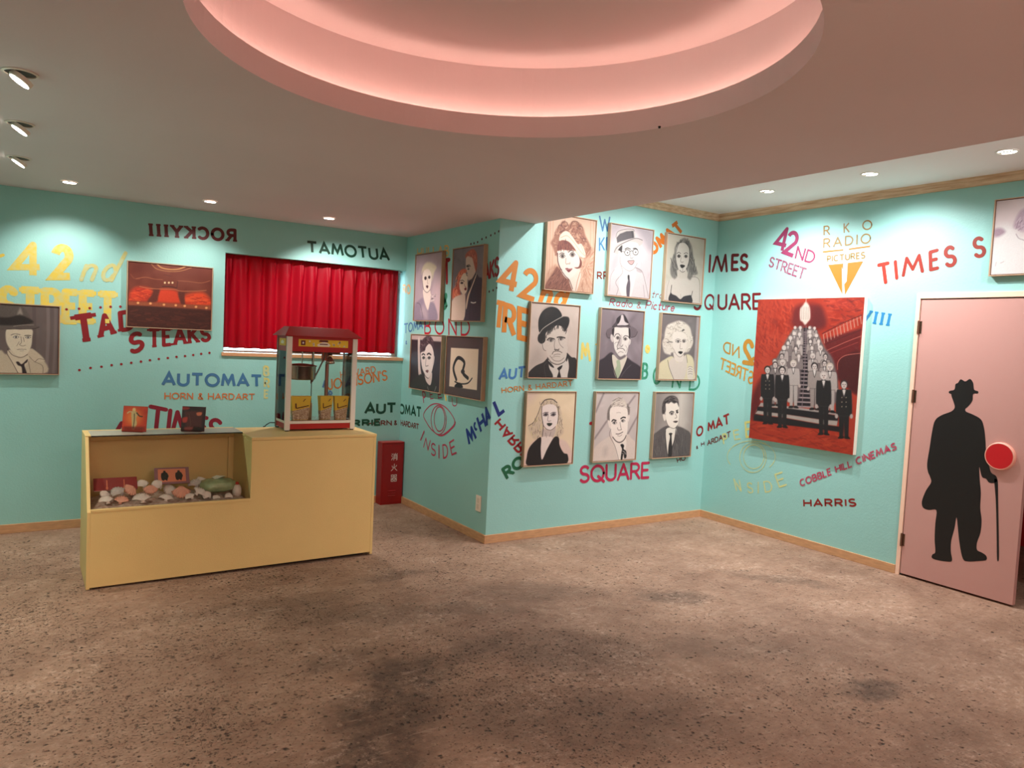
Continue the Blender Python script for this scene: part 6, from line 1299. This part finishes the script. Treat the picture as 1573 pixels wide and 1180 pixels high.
gl = glass('machine_glass', (250, 252, 250))
pb('front_glass', [(MX0+.035, MX1-.035, MY0+.006, MY0+.009, .067, .530)], gl, bevel=0)
pb('side_glass', [(MX0+.004, MX0+.007, MY0+.021, MY1-.021, .067, .530)], gl, bevel=0); pb('side_glass', [(MX1-.007, MX1-.004, MY0+.021, MY1-.021, .067, .530)], gl, bevel=0)
pb('back_door', [(MX0+.036, MX1-.036, MY1-.010, MY1-.007, .067, .530)], gl, bevel=0)
pb('door_edge', [(MX0+.036, MX1-.036, MY1-.012, MY1-.0065, .515, .530), (-.004, .002, MY1-.012, MY1-.0105, .067, .515)], mat('dark_trim', (60, 70, 62), .4), bevel=0)
pb('tray', [(MX0+.035, MX1-.035, MY0+.012, MY1-.014, .0665, .070)], STEEL)
kc = (-.105, .0, .0)
m = MB(); m.lathe([(0, .338), (.084, .338), (.091, .345), (.093, .425), (.099, .430), (.099, .434), (.089, .434), (.088, .350), (0, .347)], (-.108, 0, 0), 48); kt = m.build('kettle', STEEL, pm, smooth=False)
for p_ in kt.data.polygons: p_.use_smooth = True
m = MB(); m.lathe([(0, .4375), (.094, .4345), (.094, .438), (.03, .446), (0, .447)], (-.108, 0, 0), 48); m.build('kettle_lid', mat('lid_copper', (150, 66, 52), .3, .7), kt, smooth=True)
m = MB(); m.tube([(-.108, .0, .530), (-.108, 0, .448)], .004); m.build('kettle_hanger', STEEL, kt); m = MB(); m.tube([(-.03, .0, .530), (-.03, 0, .44), (-.03, 0, .40)], .0045); m.build('kettle_hanger', STEEL, kt)
m = MB(); m.tube([(.044, -.02, .530), (.040, -.02, .49), (-.006, -.02, .39), (-.040, -.02, .325), (-.050, -.02, .314), (-.048, -.02, .33), (-.028, -.02, .37)], .0055); m.build('kettle_handle', mat('handle_steel', (110, 100, 92), .35, .8), kt)
m = MB(); m.tube([(.098, .03, .530), (.098, .03, .505)], .014, 16); lp = m.build('warming_lamp', mat('lamp_socket', (40, 30, 28), .5), pm)
m = MB(); m.lathe([(.008, .500), (.012, .492), (.030, .470), (.034, .455), (.030, .448), (0, .444)], (.098, .03, 0), 28); m.build('reflector_bulb', mat('bulb_silver', (196, 180, 164), .15, .8), lp, smooth=True)
m = MB(); m.box(.040, .066, .02, .04, .47, .529); m.build('lamp_bracket', mat('bracket_orange', (206, 96, 60), .4), lp)
m = MB(); m.tube([(.098, .085, .530), (.098, .085, .07)], .013, 12); m.build('inner_column', mat('column_brown', (150, 110, 98), .4, .5), pm)
m = MB(); m.tube([(MX0+.02, MY1-.01, .03), (MX0-.03, MY1-.006, .032), (MX0-.055, MY1-.01, .018), (MX0-.068, MY1-.012, .006), (MX0-.075, MY1-.005, .0045)], .0035); m.build('power_cord', BLK, pm)
# popcorn boxes, each a thing inside the machine
def popbox(x, y, sc, label, rz=0):
    t = thing('popcorn_box', (x, y, CZT+.0704), label, 'popcorn box', 'printed popcorn boxes inside the machine', rz); w0, w1, d0, d1, h = .037*sc, .050*sc, .018, .026, .160
    def sec(z0, z1, e=0): f = lambda z_: (w0+(w1-w0)*z_/h+e, d0+(d1-d0)*z_/h+e); a, b_ = f(z0), f(z1); return [(-a[0], -a[1], z0), (a[0], -a[1], z0), (a[0], a[1], z0), (-a[0], a[1], z0), (-b_[0], -b_[1], z1), (b_[0], -b_[1], z1), (b_[0], b_[1], z1), (-b_[0], b_[1], z1)]
    FC = [(0, 3, 2, 1), (4, 5, 6, 7), (0, 1, 5, 4), (1, 2, 6, 5), (2, 3, 7, 6), (3, 0, 4, 7)]
    m = MB(); m.add(sec(0, h), FC); m.build('carton', mat('carton_yellow', (252, 216, 70), .5), t)
    m = MB(); v = sec(.002, .075, .0006); v[4] = (v[4][0], v[4][1], .060); v[5] = (v[5][0], v[5][1], .088); v[6] = (v[6][0], v[6][1], .088); v[7] = (v[7][0], v[7][1], .060); m.add(v, FC)
    m.build('popcorn_band', mat('popcorn_print_band', (238, 220, 190), .7, col2=(150, 110, 84), vscale=95, bump=.3, bscale=90), t)
    yy = -.0262
    m = MB(); m.prism([(-.030*sc, .112), (-.028*sc, .078), (-.022*sc, .078), (-.024*sc, .112)], 1, yy-.0012, yy); m.prism([(-.022*sc, .076), (.038*sc, .094), (.038*sc, .100), (-.022*sc, .082)], 1, yy-.0012, yy); m.prism([(.010, .125), (.026, .143), (.029, .140), (.014, .124)], 1, yy-.002, yy-.0004)
    m.build('carton_print', mat('print_dark', (84, 26, 30), .5), t); return t
popbox(1.585, 4.965, 1.36, 'wide yellow popcorn box behind the left post of the machine')
popbox(1.762, 4.975, .92, 'upright yellow popcorn box in the middle of the machine', .08)
popbox(1.868, 4.962, 1.0, 'yellow popcorn box nearest the right post of the machine', -.1)
m = MB(); m.box(1.655, 1.70, 5.06, 5.085, CZT+.0705, CZT+.175); tag(m.build('popcorn_carton', mat('carton_plain', (176, 150, 112), .6, var=.2, vscale=30), bevel=.002), 'plain brownish carton at the back between the popcorn boxes', 'box')
# ================================================================== fire extinguisher cabinet
fx = thing('extinguisher_cabinet', (2.775, 6.085, 0), 'dark red fire extinguisher box standing in the corner by the counter', 'cabinet')
FR = mat('extinguisher_red', (150, 16, 20), .35)
m = MB(); m.box(-.108, .100, -.052, .050, .0, .548); m.build('body', FR, fx, bevel=.002)
m = MB(); m.box(-.110, .102, -.056, .050, .5485, .556); m.build('lid', mat('extinguisher_red_lid', (178, 26, 26), .3), fx, bevel=.002)
m = MB(); m.box(-.098, .092, -.0555, -.0522, .02, .535); dr = m.build('door', FR, fx, bevel=.001)
m = MB()
for k in range(3): m.prism([(-.057, .128-.022*k), (-.062, .122-.022*k), (-.0556, .120-.022*k)], 0, -.040, .030)
m.build('louvre', FR, dr)
# the three characters (fire / extinguish / vessel) as painted strokes
KJ = {'sho': [[(.08, .92), (.2, .82)], [(.02, .66), (.15, .56)], [(.05, .05), (.22, .38)], [(.62, .98), (.62, .72)], [(.36, .92), (.45, .78)], [(.9, .92), (.8, .78)], [(.38, .70), (.38, .02)], [(.38, .70), (.88, .70), (.88, .06), (.78, .02)], [(.38, .48), (.88, .48)], [(.38, .27), (.88, .27)]],
      'ka': [[(.5, .98), (.48, .6), (.3, .25), (.05, .02)], [(.5, .55), (.65, .28), (.95, .02)], [(.15, .72), (.24, .50)], [(.86, .78), (.7, .55)]],
      'ki': [[(.1, .95), (.1, .70), (.42, .70), (.42, .95), (.1, .95)], [(.58, .95), (.58, .70), (.9, .70), (.9, .95), (.58, .95)], [(.05, .5), (.95, .5)], [(.52, .66), (.45, .45), (.05, .28)], [(.55, .5), (.95, .28)], [(.1, .27), (.1, .02), (.42, .02), (.42, .27), (.1, .27)], [(.58, .27), (.58, .02), (.9, .02), (.9, .27), (.58, .27)]]}
s_ = .062
for (k, z0) in (('sho', .395), ('ka', .300), ('ki', .205)):
    m = MB()
    for st in KJ[k]: ribbon(m, 1, -.0558, [(-.020+a*s_, 0, z0+b_*s_) for a, b_ in st], .0055, True)
    m.build('painted_character', mat('sign_white', (232, 220, 214), .6), dr)
